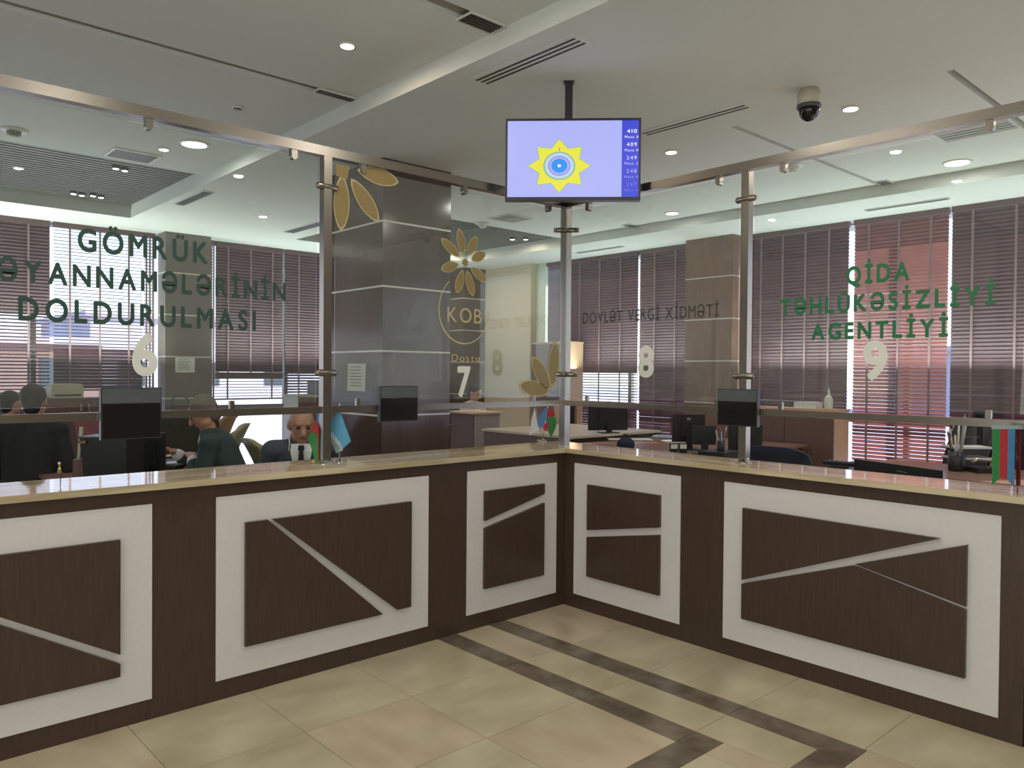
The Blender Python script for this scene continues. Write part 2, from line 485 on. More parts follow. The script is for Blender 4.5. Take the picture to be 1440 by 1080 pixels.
def slotvent(x0, x1, y0, y1, label, n):
    t = thing('slot_diffuser', ((x0+x1)/2, (y0+y1)/2, B_-0.006), label, 'vent')
    MB().box(x0-.03, x1+.03, y0-.03, y1+.03, B_-0.004, B_).build('plate', ceil_m, t)
    w = (x1-x0)/n
    for i in range(n):
        MB().box(x0+w*i+w*.2, x0+w*i+w*.62, y0, y1, B_-0.0055, B_-0.0035).build('slot', slot_m, t)
slotvent(-0.625, -0.50, -0.63, 0.22, 'three-slot linear diffuser on the beam left of the screen pole', 3)
slotvent(1.00, 1.10, -0.70, 0.18, 'two-slot linear diffuser on the beam right of the hanging screen', 2)

def downlight(x, y, z, r, label, glow=None, power=0, color=(1, .95, .88), on=True, group=None):
    t = thing('downlight', (x, y, z-0.012), label, 'ceiling light', group)
    MB().lathe((x, y, z), [(r*1.0, -0.012), (r*1.12, -0.012), (r*1.18, -0.004), (r*1.18, 0)], 28).build('trim_ring', trim_w, t)
    MB().lathe((x, y, z), [(r*0.98, -0.014), (r*1.0, -0.006)], 28).build('diffuser', glow or (bulb if on else greyp), t)
    if power:
        l = area('downlight_lamp', (x, y, z-0.02), (0, 0, -1), r*1.6, 0, power, color, 'DISK')
        l.parent = None
    return t
downlight(-1.33, 0.57, T_, 0.040, 'warm glowing spotlight in the ceiling at the upper left', bulb_warm, 9, (1, .8, .6))
downlight(-1.35, 2.13, T_, 0.034, 'small unlit round spotlight on the left ceiling above the steel rail', on=False)
downlight(-1.24, 3.30, T_, 0.105, 'large white round ceiling light at the left', bulb_big, 6)
downlight(-1.38, 3.65, T_, 0.040, 'small lit spotlight beside the large round light at the left', None, 4)
downlight(1.93, 0.58, T_, 0.048, 'small lit spotlight just right of the hanging screen', None, 7)
downlight(1.95, -1.01, T_, 0.052, 'small lit spotlight right of the dome camera', None, 8)
downlight(4.10, -1.03, T_, 0.105, 'large white round ceiling light at the right', bulb_big, 5)
downlight(4.10, 2.15, T_, 0.075, 'lit round light left of the right steel post above the ceiling step', bulb_big, 3)
for i, (x, y, lab) in enumerate([(-1.44, 4.72, 'twin spotlight in the left slatted bay, nearest of the three'), (-1.46, 6.25, 'twin spotlight at the far edge of the left slatted bay'), (-1.27, 6.21, 'dim yellowish spotlight at the far corner of the left slatted bay')]):
    t = thing('twin_spotlight', (x, y, T_), lab, 'ceiling light')
    for d in (-0.045, 0.045):
        MB().lathe((x+d, y+d*.3, T_+0.03), [(0.030, -0.03), (0.038, -0.028), (0.038, 0.01)], 18).build('housing', dkmetal, t)
        MB().lathe((x+d, y+d*.3, T_), [(0.026, -0.004), (0.027, 0.001)], 16).build('lens', bulb, t)
for q, lab in [((730, 335), 'twin spotlight nearest the corner post in the far slatted bay'), ((689, 364), 'twin spotlight above the gold flower in the far slatted bay'), ((643, 350), 'twin spotlight at the left edge of the far slatted bay')]:
    p_ = az(*q, T_+.02)
    t = thing('twin_spotlight', (p_.x, p_.y, T_), lab, 'ceiling light')
    area('spotlight_lamp', (p_.x, p_.y, T_-.01), (0, 0, -1), .1, 0, 10, (1, .82, .62), 'DISK')
    for d in (-0.07, 0.07):
        MB().lathe((p_.x+d, p_.y-d, T_+0.03), [(0.035, -0.03), (0.042, -0.028), (0.042, 0.01)], 18).build('housing', dkmetal, t)
        MB().lathe((p_.x+d, p_.y-d, T_), [(0.032, -0.004), (0.033, 0.001)], 16).build('lens', bulb, t)
for (x, y, lab) in [(-2.47, 3.95, 'round smoke detector on the ceiling at the left edge'), (2.88, 4.30, 'small smoke detector on the ceiling edge above the gold flower'), (3.12, 0.06, 'small smoke detector behind the rail beside the right post')]:
    t = thing('smoke_detector', (x, y, T_-0.07), lab, 'smoke detector')
    MB().lathe((x, y, T_), [(0.10, 0), (0.10, -0.012), (0.06, -0.016)], 24).build('base', trim_w, t)
    MB().lathe((x, y, T_), [(0.055, -0.012), (0.052, -0.045), (0.035, -0.052)], 20).build('sensor_head', greyp if x < 0 else trim_w, t)
    MB().lathe((x, y, T_), [(0.034, -0.052), (0.030, -0.066)], 16).build('cap', trim_w, t)
# lobby ceiling lights above and behind the photographer
for (x, y) in [(-3.0, -0.80), (-1.75, -0.75), (-4.5, -0.80), (-0.72, -1.9), (-0.72, -3.3), (-2.4, -2.6), (-5.0, -3.2), (-2.2, -5.0), (-4.6, -5.6), (-5.0, 1.5), (0.3, -5.0), (2.9, -2.9)]:
    if -0.8 < x < 1.5: zz = B_
    else: zz = T_
    downlight(x, y, zz, 0.05, 'round downlight in the lobby ceiling behind the photographer', None, 8, group='lobby downlights')

# dome camera
c0 = az(1138, 126, B_)
t = thing('dome_camera', (c0.x, c0.y, B_-0.22), 'white ceiling dome security camera with dark glass dome right of the screen', 'security camera')
MB().lathe((c0.x, c0.y, B_), [(0.058, 0), (0.058, -0.015), (0.072, -0.02), (0.074, -0.10), (0.072, -0.105)], 32).build('housing', creamp, t)
MB().lathe((c0.x, c0.y, B_), [(0.076, -0.10), (0.078, -0.118), (0.070, -0.124)], 32).build('ring', greyp, t)
MB().lathe((c0.x, c0.y, B_-0.12), [(0.066, 0), (0.064, -0.025), (0.055, -0.05), (0.038, -0.072), (0.018, -0.084), (0.004, -0.087)], 32).build('dome', blackg, t)

# ------------------------------------------------------------------ walls
struct('wall_left', MB().box(-8.1, -8, -8, 8, 0, 3.7), lobby_wall)
struct('wall_front', MB().box(-8, 6.2, -8.1, -8, 0, 3.7), lobby_wall)
struct('wall_right', MB().box(5.36, 5.60, 5.97, 7.6, 0, 3.7), cream_wall)
struct('wall_right_reveal', MB().box(5.50, 5.75, 5.76, 5.97, 0, 3.7), lit_reveal)
struct('wall_back', MB().box(4.3, 5.4, 7.6, 7.75, 0, 3.7), cream_wall)

# ------------------------------------------------------------------ windows and blinds
def window(name, axis, pos, us, z0=0.0, z1=3.7):
    """glazed wall with mullions; axis 'y': plane y=pos, 'x': plane x=pos"""
    def bx(mb, a, b, w0, w1, c, d):
        if axis == 'y': mb.box(a, b, pos+w0, pos+w1, c, d)
        else: mb.box(pos+w0, pos+w1, a, b, c, d)
    u0, u1, n = us[0], us[-1], len(us)-1
    mb = MB()
    bx(mb, u0, u1, 0, .06, z0, z0+.12); bx(mb, u0, u1, 0, .06, z1-.3, z1)
    o = struct(name, mb, frame_al)
    for i in range(n+1):
        u = us[i]
        m2 = MB(); bx(m2, u-.03, u+.03, 0.0, .07, z0+.12, z1-.3); m2.build('mullion', frame_al, o)
    m3 = MB(); bx(m3, u0, u1, 0.0, .06, 0.98, 1.04); m3.build('transom', frame_al, o)
    for i in range(n):
        a = us[i]+.03; b = us[i+1]-.03
        m4 = MB()
        if axis == 'y': m4.add([(a, pos+.03, z0+.12), (b, pos+.03, z0+.12), (b, pos+.03, z1-.3), (a, pos+.03, z1-.3)], [(0, 1, 2, 3)])
        else: m4.add([(pos+.03, a, z0+.12), (pos+.03, b, z0+.12), (pos+.03, b, z1-.3), (pos+.03, a, z1-.3)], [(0, 1, 2, 3)])
        m4.build('pane', wpane, o)
window('window_1', 'y', 7.70, [-8, -6.9, -5.5, -4.1, -3.1, -1.62, -0.05, 0.30, 1.78, 3.1, 4.3, 4.8])
window('window_2', 'x', 5.72, [-8, -6, -4.6, -3.3, -2.3, -1.1, 0.0, 1.25, 2.4, 3.3, 4.1, 5.8])

def blind(axis, pos, u0, u1, z0, z1, tilt, label, mslat=None, tapes=3, pitch=0.043, w=0.05, handle=True):
    def P(u, d, z): return (u, pos+d, z) if axis == 'y' else (pos+d, u, z)
    um = (u0+u1)/2
    t = thing('window_blind', P(um, 0, z0), label, 'blind')
    mb = MB()
    n = int((z1-z0-0.07)/pitch)+1
    for i in range(n):
        z = z0+0.05+i*pitch
        a = tilt(z)+random.uniform(-.022, .022)
        dz = math.sin(a)*w/2; dd = math.cos(a)*w/2
        sag = random.uniform(-.0015, .0015)
        # room side edge is high when a > 0
        nx, nz = math.sin(a)*.007, math.cos(a)*.007      # crown of the slat
        for k_, (d_, zz) in enumerate(((-dd, dz), (nx, nz), (dd, -dz))):
            pass
        A_ = [P(u0, -dd, z+dz), P(u1, -dd, z+dz+sag), P(u1, nx*-1, z+nz+sag), P(u0, nx*-1, z+nz), P(u1, dd, z-dz+sag), P(u0, dd, z-dz)]
        mb.add(A_, [(0, 1, 2, 3), (3, 2, 4, 5)])
    o = mb.build('slats', mslat or slat_m, t, fix=False); o['kind'] = 'stuff'
    hb = MB()
    a_, b_ = P(u0, -.035, z1-.065), P(u1, .035, z1)
    hb.box(a_[0], b_[0], a_[1], b_[1], a_[2], b_[2]); hb.build('head_rail', rail_m, t)
    rb = MB(); a_, b_ = P(u0, -.025, z0), P(u1, .025, z0+.02)
    rb.box(a_[0], b_[0], a_[1], b_[1], a_[2], b_[2]); rb.build('bottom_rail', rail_m, t)
    for i in range(tapes):
        u = u0+(u1-u0)*(0.17+0.66*i/(max(tapes-1, 1)))
        tb = MB(); a_, b_ = P(u-.012, -.030, z0+.02), P(u+.012, -.027, z1-.05)
        tb.box(a_[0], b_[0], a_[1], b_[1], a_[2], b_[2]); tb.build('ladder_tape', tape_m, t)
    return t
closed = 1.05
def T1(z): return closed if z > 2.2 else 0.35
def T2(z): return -0.20 if z > 1.80 else -0.95
def T3(z): return closed
def T4(z): return closed if z > 1.5 else 0.6
blind('y', 7.55, -4.2, -2.90, 1.25, 3.40, T1, 'dark wooden blind on the left window wall, outside the frame edge')
blind('y', 7.55, -2.86, -1.47, 0.9, 3.40, T1, 'dark blind at the left edge, closed above and open below')
blind('y', 7.55, -1.43, -0.37, 1.27, 3.40, T2, 'blind with open slats showing blue sky behind the customs lettering')
blind('y', 7.55, 0.50, 0.60, 0.9, 3.40, lambda z: .1, 'narrow strip of open slats right of the grey column')
blind('y', 7.55, -0.35, -0.22, 1.1, 3.40, lambda z: .1, 'narrow strip of open slats left of the grey column')
blind('y', 7.55, 0.62, 1.65, 1.50, 3.40, T3, 'raised dark blind with a bright gap beneath, beside the grey column')
blind('y', 7.57, 0.62, 1.65, 1.12, 1.50, lambda z: .15, 'lower sheer part of the raised blind over the bright window', tapes=2)
blind('y', 7.55, 1.69, 2.95, 1.0, 3.40, T4, 'dark closed blind left of the steel post')
blind('y', 7.55, 2.99, 4.2, 1.0, 3.40, T3, 'dark closed blind hidden mostly by the big brown column')
def R0(z): return 0.35 if 1.05 < z < 1.55 else 1.06
blind('x', 5.55, 3.815, 5.74, 0.45, 3.40, R0, 'dark blind behind the corner post with a bright open patch low down', tapes=4)
blind('x', 5.55, 2.10, 3.78, 0.45, 3.40, lambda z: 1.08, 'dark closed blind between the bright slit and the brown side column', tapes=4)
blind('x', 5.55, 0.62, 2.00, 0.5, 3.40, lambda z: 0.30 if z < .95 else 1.05, 'grey-brown blind just right of the right steel post', tapes=4)
blind('x', 5.55, -0.485, 0.55, 0.5, 3.40, lambda z: 0.92, 'reddish sunlit blind behind the food agency lettering', slat_r)
blind('x', 5.55, -1.75, -0.52, 0.5, 3.40, lambda z: 1.05, 'dark blind at the right edge of the picture', tapes=3)
blind('x', 5.55, -3.2, -1.79, 0.5, 3.40, lambda z: 0.95, 'dark blind on the right window wall beyond the frame')

# ------------------------------------------------------------------ outside
struct('outside_ground', MB().box(-80, 90, 8.2, 90, -0.6, -0.5), concrete)
struct('outside_ground_side', MB().box(6.2, 90, -60, 8.2, -0.6, -0.5), concrete)
def building(x0, x1, y0, y1, h, m, label):
    t = thing('building', ((x0+x1)/2, (y0+y1)/2, -0.5), label, 'building')
    MB().box(x0, x1, y0, y1, -0.5, h).build('walls', m, t)
    MB().box(x0-.3, x1+.3, y0-.3, y1+.3, h, h+.3).build('roof', bld2, t)
    for i in range(6):
        for j in range(max(1, int((h-.5)//3))):
            xx = x0+(x1-x0)*(i+.5)/6
            MB().box(xx-.7, xx+.7, y0-.05, y0+.02, 0.6+3*j, 2.0+3*j).build('window', greyp, t)
building(-14, 6, 34, 44, 2.6, bld1, 'low brown building seen through the slats of the left window')
building(8, 34, 44, 56, 4.5, bld2, 'pale building seen under the raised blind')
building(40, 52, -14, 14, 2.8, bld2, 'pale building beyond the right window wall')

# ------------------------------------------------------------------ columns
def column(x0, x1, y0, y1, m, label, zb=B_):
    t = thing('column', ((x0+x1)/2, (y0+y1)/2, 0), label, 'column')
    zs = [0, 0.60, 1.163, 1.728, 2.292, 2.857, zb]
    for i in range(6):
        MB().box(x0, x1, y0, y1, zs[i]+(0.006 if i else 0), zs[i+1]-(0.006 if i < 5 else 0)).build('cladding_panel', m, t)
        if i: MB().box(x0-.002, x1+.002, y0-.002, y1+.002, zs[i]-0.008, zs[i]+0.008).build('metal_strip', frame_strip, t)
    return t
frame_strip = mat('pale_metal_strip', srgb(205, 198, 188), 0.35, metal=0.4, noise=0.02)
column(-0.05, 0.69, 2.15, 3.05, wood_h, 'big square column clad in glossy dark brown panels with metal strips')
column(-0.18, 0.43, 7.23, 7.52, mat('grey_column_panel', srgb(108, 100, 94), 0.4, noise=0.04), 'grey-brown column between the left windows with a notice on it')
column(5.30, 5.50, 2.05, 2.79, col_brown, 'brown wood column between the right windows')
column(4.85, 5.355, 7.15, 7.6, wood_h, 'dark column in the far corner beside the cream wall')
def notice(fn, u0, u1, v0, v1, label, landscape=True, tiltd=0.0):
    c = fn((u0+u1)/2, v0, 0)
    t = thing('notice', c, label, 'paper')
    sh = lambda u, v, w: fn(u+(v-v0)*tiltd, v, w)
    MB().prism([(u0, v0), (u1, v0), (u1, v1), (u0, v1)], 0, .0015, sh).build('sheet', paper, t)
    mb = MB()
    n = 7
    for i in range(n):
        z = v1-(v1-v0)*(0.12+0.8*i/n)
        mb.prism([(u0+(u1-u0)*.14, z-.004), (u1-(u1-u0)*random.uniform(.14, .4), z-.004), (u1-(u1-u0)*.2, z+.002), (u0+(u1-u0)*.14, z+.002)], .0015, .0022, sh)
    mb.build('text_lines', inkm, t)
notice(lambda u, v, w: (u, 7.228-w, v), -0.05, 0.21, 1.515, 1.715, 'white landscape notice taped to the grey column')
notice(lambda u, v, w: (-0.052-w, -u, v), -2.73, -2.42, 1.37, 1.62, 'white printed notice on the big brown column', tiltd=0.05)

# ------------------------------------------------------------------ counter
CT = 1.02
def counter(side, length, label):
    base = (-length/2, 0.25, 0) if side == 'L' else (0.22, -length/2, 0)
    t = thing('reception_counter', base, label, 'counter')
    if side == 'L': MB().box(-length, 0.30, 0, 0.38, 0, CT-.001).build('body', wood, t)
    else: MB().box(0.0, 0.32, -length, -0.002, 0, CT-.001).build('body', wood, t)
    return t
LC = counter('L', 5.6, 'long dark wood reception counter on the left with white framed panels')
RC = counter('R', 2.66, 'dark wood reception counter on the right with white framed panels')
fnL = lambda u, v, w: (u, -w, v)
fnR = lambda u, v, w: (-w, -u, v)
def front(parent, fn, frame_, pieces):
    x0, x1 = frame_
    o = MB().prism([(x0, .093), (x1, .093), (x1, .957), (x0, .957)], 0, .006, fn).build('white_panel', white_panel, parent)
    for pts in pieces:
        MB().prism(pts, .006, .026, fn).build('raised_panel', wood, o)
front(LC, fnL, (-3.86, -2.63), [[(-3.73, .82), (-2.765, .82), (-2.765, .325), (-3.73, 1.09-.02*0) if False else (-3.62, .82)], [(-3.73, .23), (-2.765, .23), (-2.765, .285), (-3.66, .82), (-3.73, .82)]])
front(LC, fnL, (-2.345, -1.125), [[(-2.21, .23), (-1.44, .23), (-2.10, .825), (-2.21, .825)], [(-2.075, .825), (-1.255, .825), (-1.255, .235), (-1.345, .235)]])
front(LC, fnL, (-0.84, -0.08), [[(-.715, .65), (-.21, .765), (-.21, .83), (-.715, .83)], [(-.715, .235), (-.21, .235), (-.21, .705), (-.715, .605)]])
front(RC, fnR, (0.095, 0.935), [[(.225, .535), (.80, .64), (.80, .83), (.225, .83)], [(.225, .235), (.80, .235), (.80, .595), (.225, .49)]])
front(RC, fnR, (1.225, 2.57), [[(1.35, .44), (2.335, .825), (1.35, .83)], [(1.35, .23), (2.445, .23), (2.445, .53), (1.95, .632), (1.35, .42)], [(1.96, .64), (2.445, .545), (2.445, .815)]])
ct = thing('countertop', (-2, 0.2, CT), 'polished beige marble countertop running along both counters', 'countertop')
MB().prism([(-5.6, -.03), (-0.03, -.03), (.33, .40), (-5.6, .40)], CT, 1.05, lambda u, v, w: (u, v, w)).build('marble_slab', marble, ct)
MB().prism([(-.0295, -.03), (-.03, -2.66), (.33, -2.66), (.33, .3995)], CT, 1.05, lambda u, v, w: (u, v, w)).build('marble_slab', marble_y, ct)
# wooden end pillar at the right end of the counter
t = thing('end_panel', (0.2, -2.85, 0), 'tall dark wood end pillar where the right counter stops', 'panel')
MB().box(0.02, 0.42, -3.1, -2.67, 0, 1.62, bev=.004).build('post', wood, t)
MB().box(0.013, 0.02, -3.0, -2.76, 0.42, 0.44).build('inlay', white_panel, t)

# ------------------------------------------------------------------ glass partition
G = 0.15
def screen(side, posts, ends, panes, clips, hooks, label):
    fn = (lambda u, v, w: (u, G-w, v)) if side == 'L' else (lambda u, v, w: (G-w, -u, v))
    t = thing('glass_screen', fn((ends[0]+ends[1])/2, 1.05, 0), label, 'glass screen')
    def bar(name, u0, u1, v0, v1, w0, w1, m=steel, par=t):
        p = MB().prism([(u0, v0), (u1, v0), (u1, v1), (u0, v1)], w0, w1, fn).build(name, m, par)
        return p
    bar('top_rail', ends[0], ends[1], 2.69, 2.74, -.025, .025)
    bar('middle_rail', ends[0], ends[1], 1.325, 1.36, -.018, .018)
    for u in posts:
        p = bar('post', u-.024, u+.024, 1.05, 2.69, -.024, .024)
        c = fn(u, 1.05, 0)
        MB().lathe(c, [(.048, 0), (.048, .004), (.034, .010), (.026, .030)], 24).build('foot_flange', chrome, p)
        for z in (2.53, 1.54):
            a, b = Vector(fn(u-.062, z, .012)), Vector(fn(u+.062, z, .012))
            MB().tube([a, a.lerp(b, .08), b.lerp(a, .08), b], [.012, .018, .018, .012], 12).build('glass_clamp', steel, p)
    for u in hooks:
        mb = MB()
        pts = [(u-.016, 2.69), (u-.016, 2.655)]+[(u+.016*math.cos(PI+PI*i/8), 2.655+.016*math.sin(PI+PI*i/8)) for i in range(9)]+[(u+.016, 2.655), (u+.016, 2.69)]
        mb.prism(pts, -.014, .020, fn); mb.build('rail_clip', steel, t)
    for u in clips:
        c = Vector(fn(u, 1.375, 0)); MB().box(c.x-.012, c.x+.012, c.y-.012, c.y+.012, 1.36, 1.40, bev=.003).build('rail_clip', steel, t)
    ps = []
    for (u0, u1) in panes:
        ps.append(bar('pane', u0, u1, 1.385, 2.665, -.004, .004, pane_m))
    return t, fn, ps
SL, fL, PL = screen('L', [-3.62, -1.70], (-5.6, 0.15), [(-5.4, -3.68), (-3.56, -1.755), (-1.645, 0.105)], [-3.3, -2.21, -1.50, -.15], [-3.28, -2.60, -1.89, -1.48, -0.76, -0.03], 'steel framed glass screen standing on the left counter')
SR, fR, PR = screen('R', [1.25], (-0.15, 2.66), [(-0.105, 1.20), (1.30, 2.64)], [.06, 1.07, 1.47, 2.47], [.06, 1.07, 1.47, 2.46], 'steel framed glass screen standing on the right counter')
# corner post
cp = MB().box(G-.027, G+.027, G-.027, G+.027, 1.05, 2.69).build('corner_post', steel, SR)
for z in (2.53, 1.54):
    MB().tube([(G-.10, G+.02, z), (G-.035, G-.035, z)], .017, 12).build('glass_clamp', steel, cp)
    MB().tube([(G-.035, G-.035, z), (G+.02, G-.10, z)], .017, 12).build('glass_clamp', steel, cp)

# ------------------------------------------------------------------ lettering
def text_mesh(body, bold=0.0, extrude=0.0):
    cu = bpy.data.curves.new('text', 'FONT')
    cu.body = body; cu.offset = bold; cu.resolution_u = 6
    o = bpy.data.objects.new('text', cu)
    COL.objects.link(o)
    dg = bpy.context.evaluated_depsgraph_get()
    me = bpy.data.meshes.new_from_object(o.evaluated_get(dg))
    vs = [(v.co.x, v.co.y) for v in me.vertices]
    fs = [tuple(p.vertices) for p in me.polygons]
    bpy.data.objects.remove(o); bpy.data.curves.remove(cu); bpy.data.meshes.remove(me)
    return vs, fs
GL = {}
def glyph(ch, bold):
    if (ch, bold) not in GL: GL[(ch, bold)] = text_mesh(ch, bold)
    return GL[(ch, bold)]
def letters(parent, body, fn, u0, u1, base, cap, m, w=.006, bold=.03, gap=0.16, narrow=1.0, name='lettering', thick=.001):
    """lay out the glyphs one by one so that they span u0..u1 with cap height cap"""
    adv = []
    x = 0
    for ch in body:
        if ch == ' ': adv.append(None); x += .34*narrow+.1; continue
        vs, fs = glyph(ch, 0)
        a = min(v[0] for v in vs)-bold; b = max(v[0] for v in vs)+bold
        adv.append((x, a)); x += (b-a)+gap
    x -= gap
    sx_ = (u1-u0)/x; sy_ = cap/0.69
    mb = MB()
    for ch, ad_ in zip(body, adv):
        if ad_ is None: continue
        vs, fs = glyph(ch, 0)
        offs = [(bold*math.cos(2*PI*k_/12), bold*math.sin(2*PI*k_/12)) for k_ in range(12)] if bold > 0 else [(0, 0)]
        for i_, (ox, oy) in enumerate(offs):      # heavier strokes from slightly shifted copies
            pts = [(u0+(ad_[0]+v[0]+ox-ad_[1])*sx_, base+(v[1]+oy)*sy_) for v in vs]
            mb.add([fn(u, v, w+i_*.00002) for u, v in pts], fs)
    return mb.build(name, m, parent, fix=False)
letters(PL[1], 'GÖMRÜK', fL, -2.89, -2.33, 2.062, .095, vinyl_g, bold=.030, gap=.22)
letters(PL[1], 'BƏYANNAMƏLƏRİNİN', fL, -3.255, -1.93, 1.91, .088, vinyl_g, bold=.030, gap=.2)
letters(PL[1], 'DOLDURULMASI', fL, -3.11, -2.09, 1.752, .092, vinyl_g, bold=.030, gap=.22)
letters(PL[1], '6', fL, -2.67, -2.56, 1.53, .178, vinyl_w, bold=.034, name='number')
letters(PL[2], '7', fL, -.805, -.70, 1.405, .175, vinyl_w, bold=.034, name='number')
letters(PL[2], 'KOB', fL, -.885, -.615, 1.855, .09, gold_l, bold=.006, name='logo_text')
letters(PL[2], 'Dostu', fL, -.85, -.63, 1.615, .045, gold_l, bold=.004, name='logo_text')
letters(PR[0], 'DÖVLƏT VERGİ XİDMƏTİ', fR, 0.02, 1.08, 1.885, .072, vinyl_d, bold=.01, gap=.14)
letters(PR[0], '8', fR, .495, .62, 1.535, .18, vinyl_w, bold=.034, name='number')
letters(PR[1], 'QİDA', fR, 1.82, 2.125, 2.01, .085, vinyl_g2, bold=.036, gap=.2)
letters(PR[1], 'TƏHLÜKƏSİZLİYİ', fR, 1.46, 2.49, 1.873, .08, vinyl_g2, bold=.036, gap=.2)
letters(PR[1], 'AGENTLİYİ', fR, 1.64, 2.30, 1.735, .08, vinyl_g2, bold=.036, gap=.2)
letters(PR[1], '9', fR, 1.91, 2.03, 1.535, .18, vinyl_w, bold=.034, name='number')

def petal(parent, fn, cx, cz, ang, r0, r1, wid, w=.0055, m=None):
    ca, sa = math.cos(ang), math.sin(ang)
    pts = []
    n = 12
    L = r1-r0
    for i in range(n+1):
        s_ = i/n; h = wid*math.sin(PI*s_**1.05)**0.62
        pts.append((r0+L*s_, h))
    for i in range(n-1, 0, -1):
        s_ = i/n; h = wid*math.sin(PI*s_**1.05)**0.62
        pts.append((r0+L*s_, -h))
    def mk(sc): 
        mc = r0+L/2
        return [(cx+((mc+(a-mc)*sc)*ca-b*sc*sa), cz+((mc+(a-mc)*sc)*sa+b*sc*ca)) for a, b in pts]
    o = MB().prism(mk(1.06), w-.0005, w+.0002, fn).build('petal', gold_l, parent)
    MB().prism(mk(.94), w+.0002, w+.0008, fn).build('petal_fill', m or gold, o)
cx, cz = -0.75, 2.225
for i, (a, r) in enumerate([(104, .205), (62, .19), (24, .18), (-30, .20), (-72, .21), (-108, .20), (-162, .19), (146, .22)]):
    petal(PL[2], fL, cx, cz, math.radians(a), .055, r, .030)
star = []
for i in range(16):
    r = .032 if i % 2 == 0 else .018
    star.append((cx+r*math.cos(2*PI*i/16+.39), cz+r*math.sin(2*PI*i/16+.39)))
MB().prism(star, .0055, .0062, fL).build('flower_centre', gold, PL[2])
# ring under the flower
ring = []
for i in range(41):
    a = math.radians(128+(362-128)*i/40)
    ring.append((-.752+.192*math.cos(a), 1.925+.195*math.sin(a)*(1.0 if math.sin(a) < 0 else 1.12)))
wid = [.002+.0035*math.sin(PI*min(1, i/34)) for i in range(41)]
rp = []
for i, (u, v) in enumerate(ring):
    a = math.radians(128+(362-128)*i/40); rp.append((u+wid[i]*math.cos(a), v+wid[i]*math.sin(a)))
mbr = MB()
for i in range(40):
    a0 = math.radians(128+234*i/40); a1 = math.radians(128+234*(i+1)/40)
    p0, p1 = ring[i], ring[i+1]
    mbr.add([fL(p0[0], p0[1], .006), fL(p1[0], p1[1], .006), fL(p1[0]+2*wid[i+1]*math.cos(a1), p1[1]+2*wid[i+1]*math.sin(a1), .006), fL(p0[0]+2*wid[i]*math.cos(a0), p0[1]+2*wid[i]*math.sin(a0), .006)], [(0, 1, 2, 3)])
mbr.build('logo_ring', gold_l, PL[2])
# big flower fragment in the upper left of the middle pane
for a, r1_, r0_ in ((-5, .36, .10), (-50, .355, .09), (-91, .35, .06)):
    petal(PL[2], fL, -1.605, 2.665, math.radians(a), r0_, r1_, .046)
MB().prism([(-1.645, 2.60), (-1.575, 2.59), (-1.56, 2.665), (-1.645, 2.665)], .0055, .0062, fL).build('flower_centre', gold, PL[2])
# flower fragment beside the corner post
for a, r1_, r0_ in ((170, .30, .03), (128, .30, .03), (84, .35, .04)):
    petal(PL[2], fL, 0.015, 1.415, math.radians(a), r0_, r1_, .050)

# ------------------------------------------------------------------ hanging screen
n2 = Vector((-.7071, -.7071, 0)); u2 = Vector((.7071, -.7071, 0))
base = Vector((-.2405, -.2405, 0))
def fT(u, v, w):
    p = base+u2*u+n2*w; return (p.x, p.y, v)
tv = thing('hanging_screen', (base.x, base.y, 2.64), 'flat queue display screen with yellow star emblem hanging over the counter corner', 'screen')
U0, U1, V0, V1 = -0.394, 0.4456, 2.623, 3.132
MB().prism([(U0, V0), (U1, V0), (U1, V1), (U0, V1)], -.05, -.004, fT).build('casing', dkmetal, tv)
bz = MB()
for r_ in ((U0, U1, V0, V0+.022), (U0, U1, V1-.014, V1), (U0, U0+.013, V0+.022, V1-.014), (U1-.013, U1, V0+.022, V1-.014)):
    bz.prism([(r_[0], r_[2]), (r_[1], r_[2]), (r_[1], r_[3]), (r_[0], r_[3])], -.004, .002, fT)
bz.build('bezel', dkmetal, tv)
def em(name, c, s=1.0):
    return mat(name, (0.02, 0.02, 0.02), 0.3, emit=srgb(*c), estr=s)
lil = em('screen_lilac', (168, 174, 240)); sblue = em('screen_blue', (52, 62, 205)); syel = em('screen_yellow', (226, 222, 60))
scyan = em('screen_azure', (30, 140, 235)); slil2 = em('screen_violet', (140, 140, 225)); sgrn = em('screen_green', (120, 180, 150)); swhite = em('screen_white', (222, 226, 250)); sgr2 = em('screen_mint', (185, 205, 225))
IU0, IU1, IV0, IV1 = U0+.013, U1-.013, V0+.022, V1-.014
US = U0+.84*.86
dsp = MB().prism([(IU0, IV0), (US, IV0), (US, IV1), (IU0, IV1)], -.004, -.003, fT).build('display', lil, tv)
sid = MB().prism([(US, IV0), (IU1, IV0), (IU1, IV1), (US, IV1)], -.004, -.003, fT).build('queue_strip', sblue, tv)
su, sv = U0+.84*.40, V1-.51*.575
def starpts(ro, ri, n, k=1.0):
    out = []
    for i in range(2*n):
        r = ro if i % 2 == 0 else ri
        a = PI/2+PI*i/n
        out.append((su+1.17*r*math.cos(a)*k, sv+r*math.sin(a)*k))
    return out
MB().prism(starpts(.170, .118, 8), -.003, -.0026, fT).build('star_outline', sgrn, dsp)
MB().prism(starpts(.165, .114, 8), -.0026, -.0022, fT).build('star', syel, dsp)
def disc(r, w0, name, m, sq=1.0):
    pts = [(su+1.13*r*math.cos(2*PI*i/40), sv+r*sq*math.sin(2*PI*i/40)) for i in range(40)]
    MB().prism(pts, w0-.0004, w0, fT).build(name, m, dsp)
disc(.088, -.0018, 'wreath', sgrn); disc(.080, -.0014, 'wreath_inner', sgr2); disc(.062, -.0010, 'ring', slil2); disc(.054, -.0006, 'ring_inner', lil)
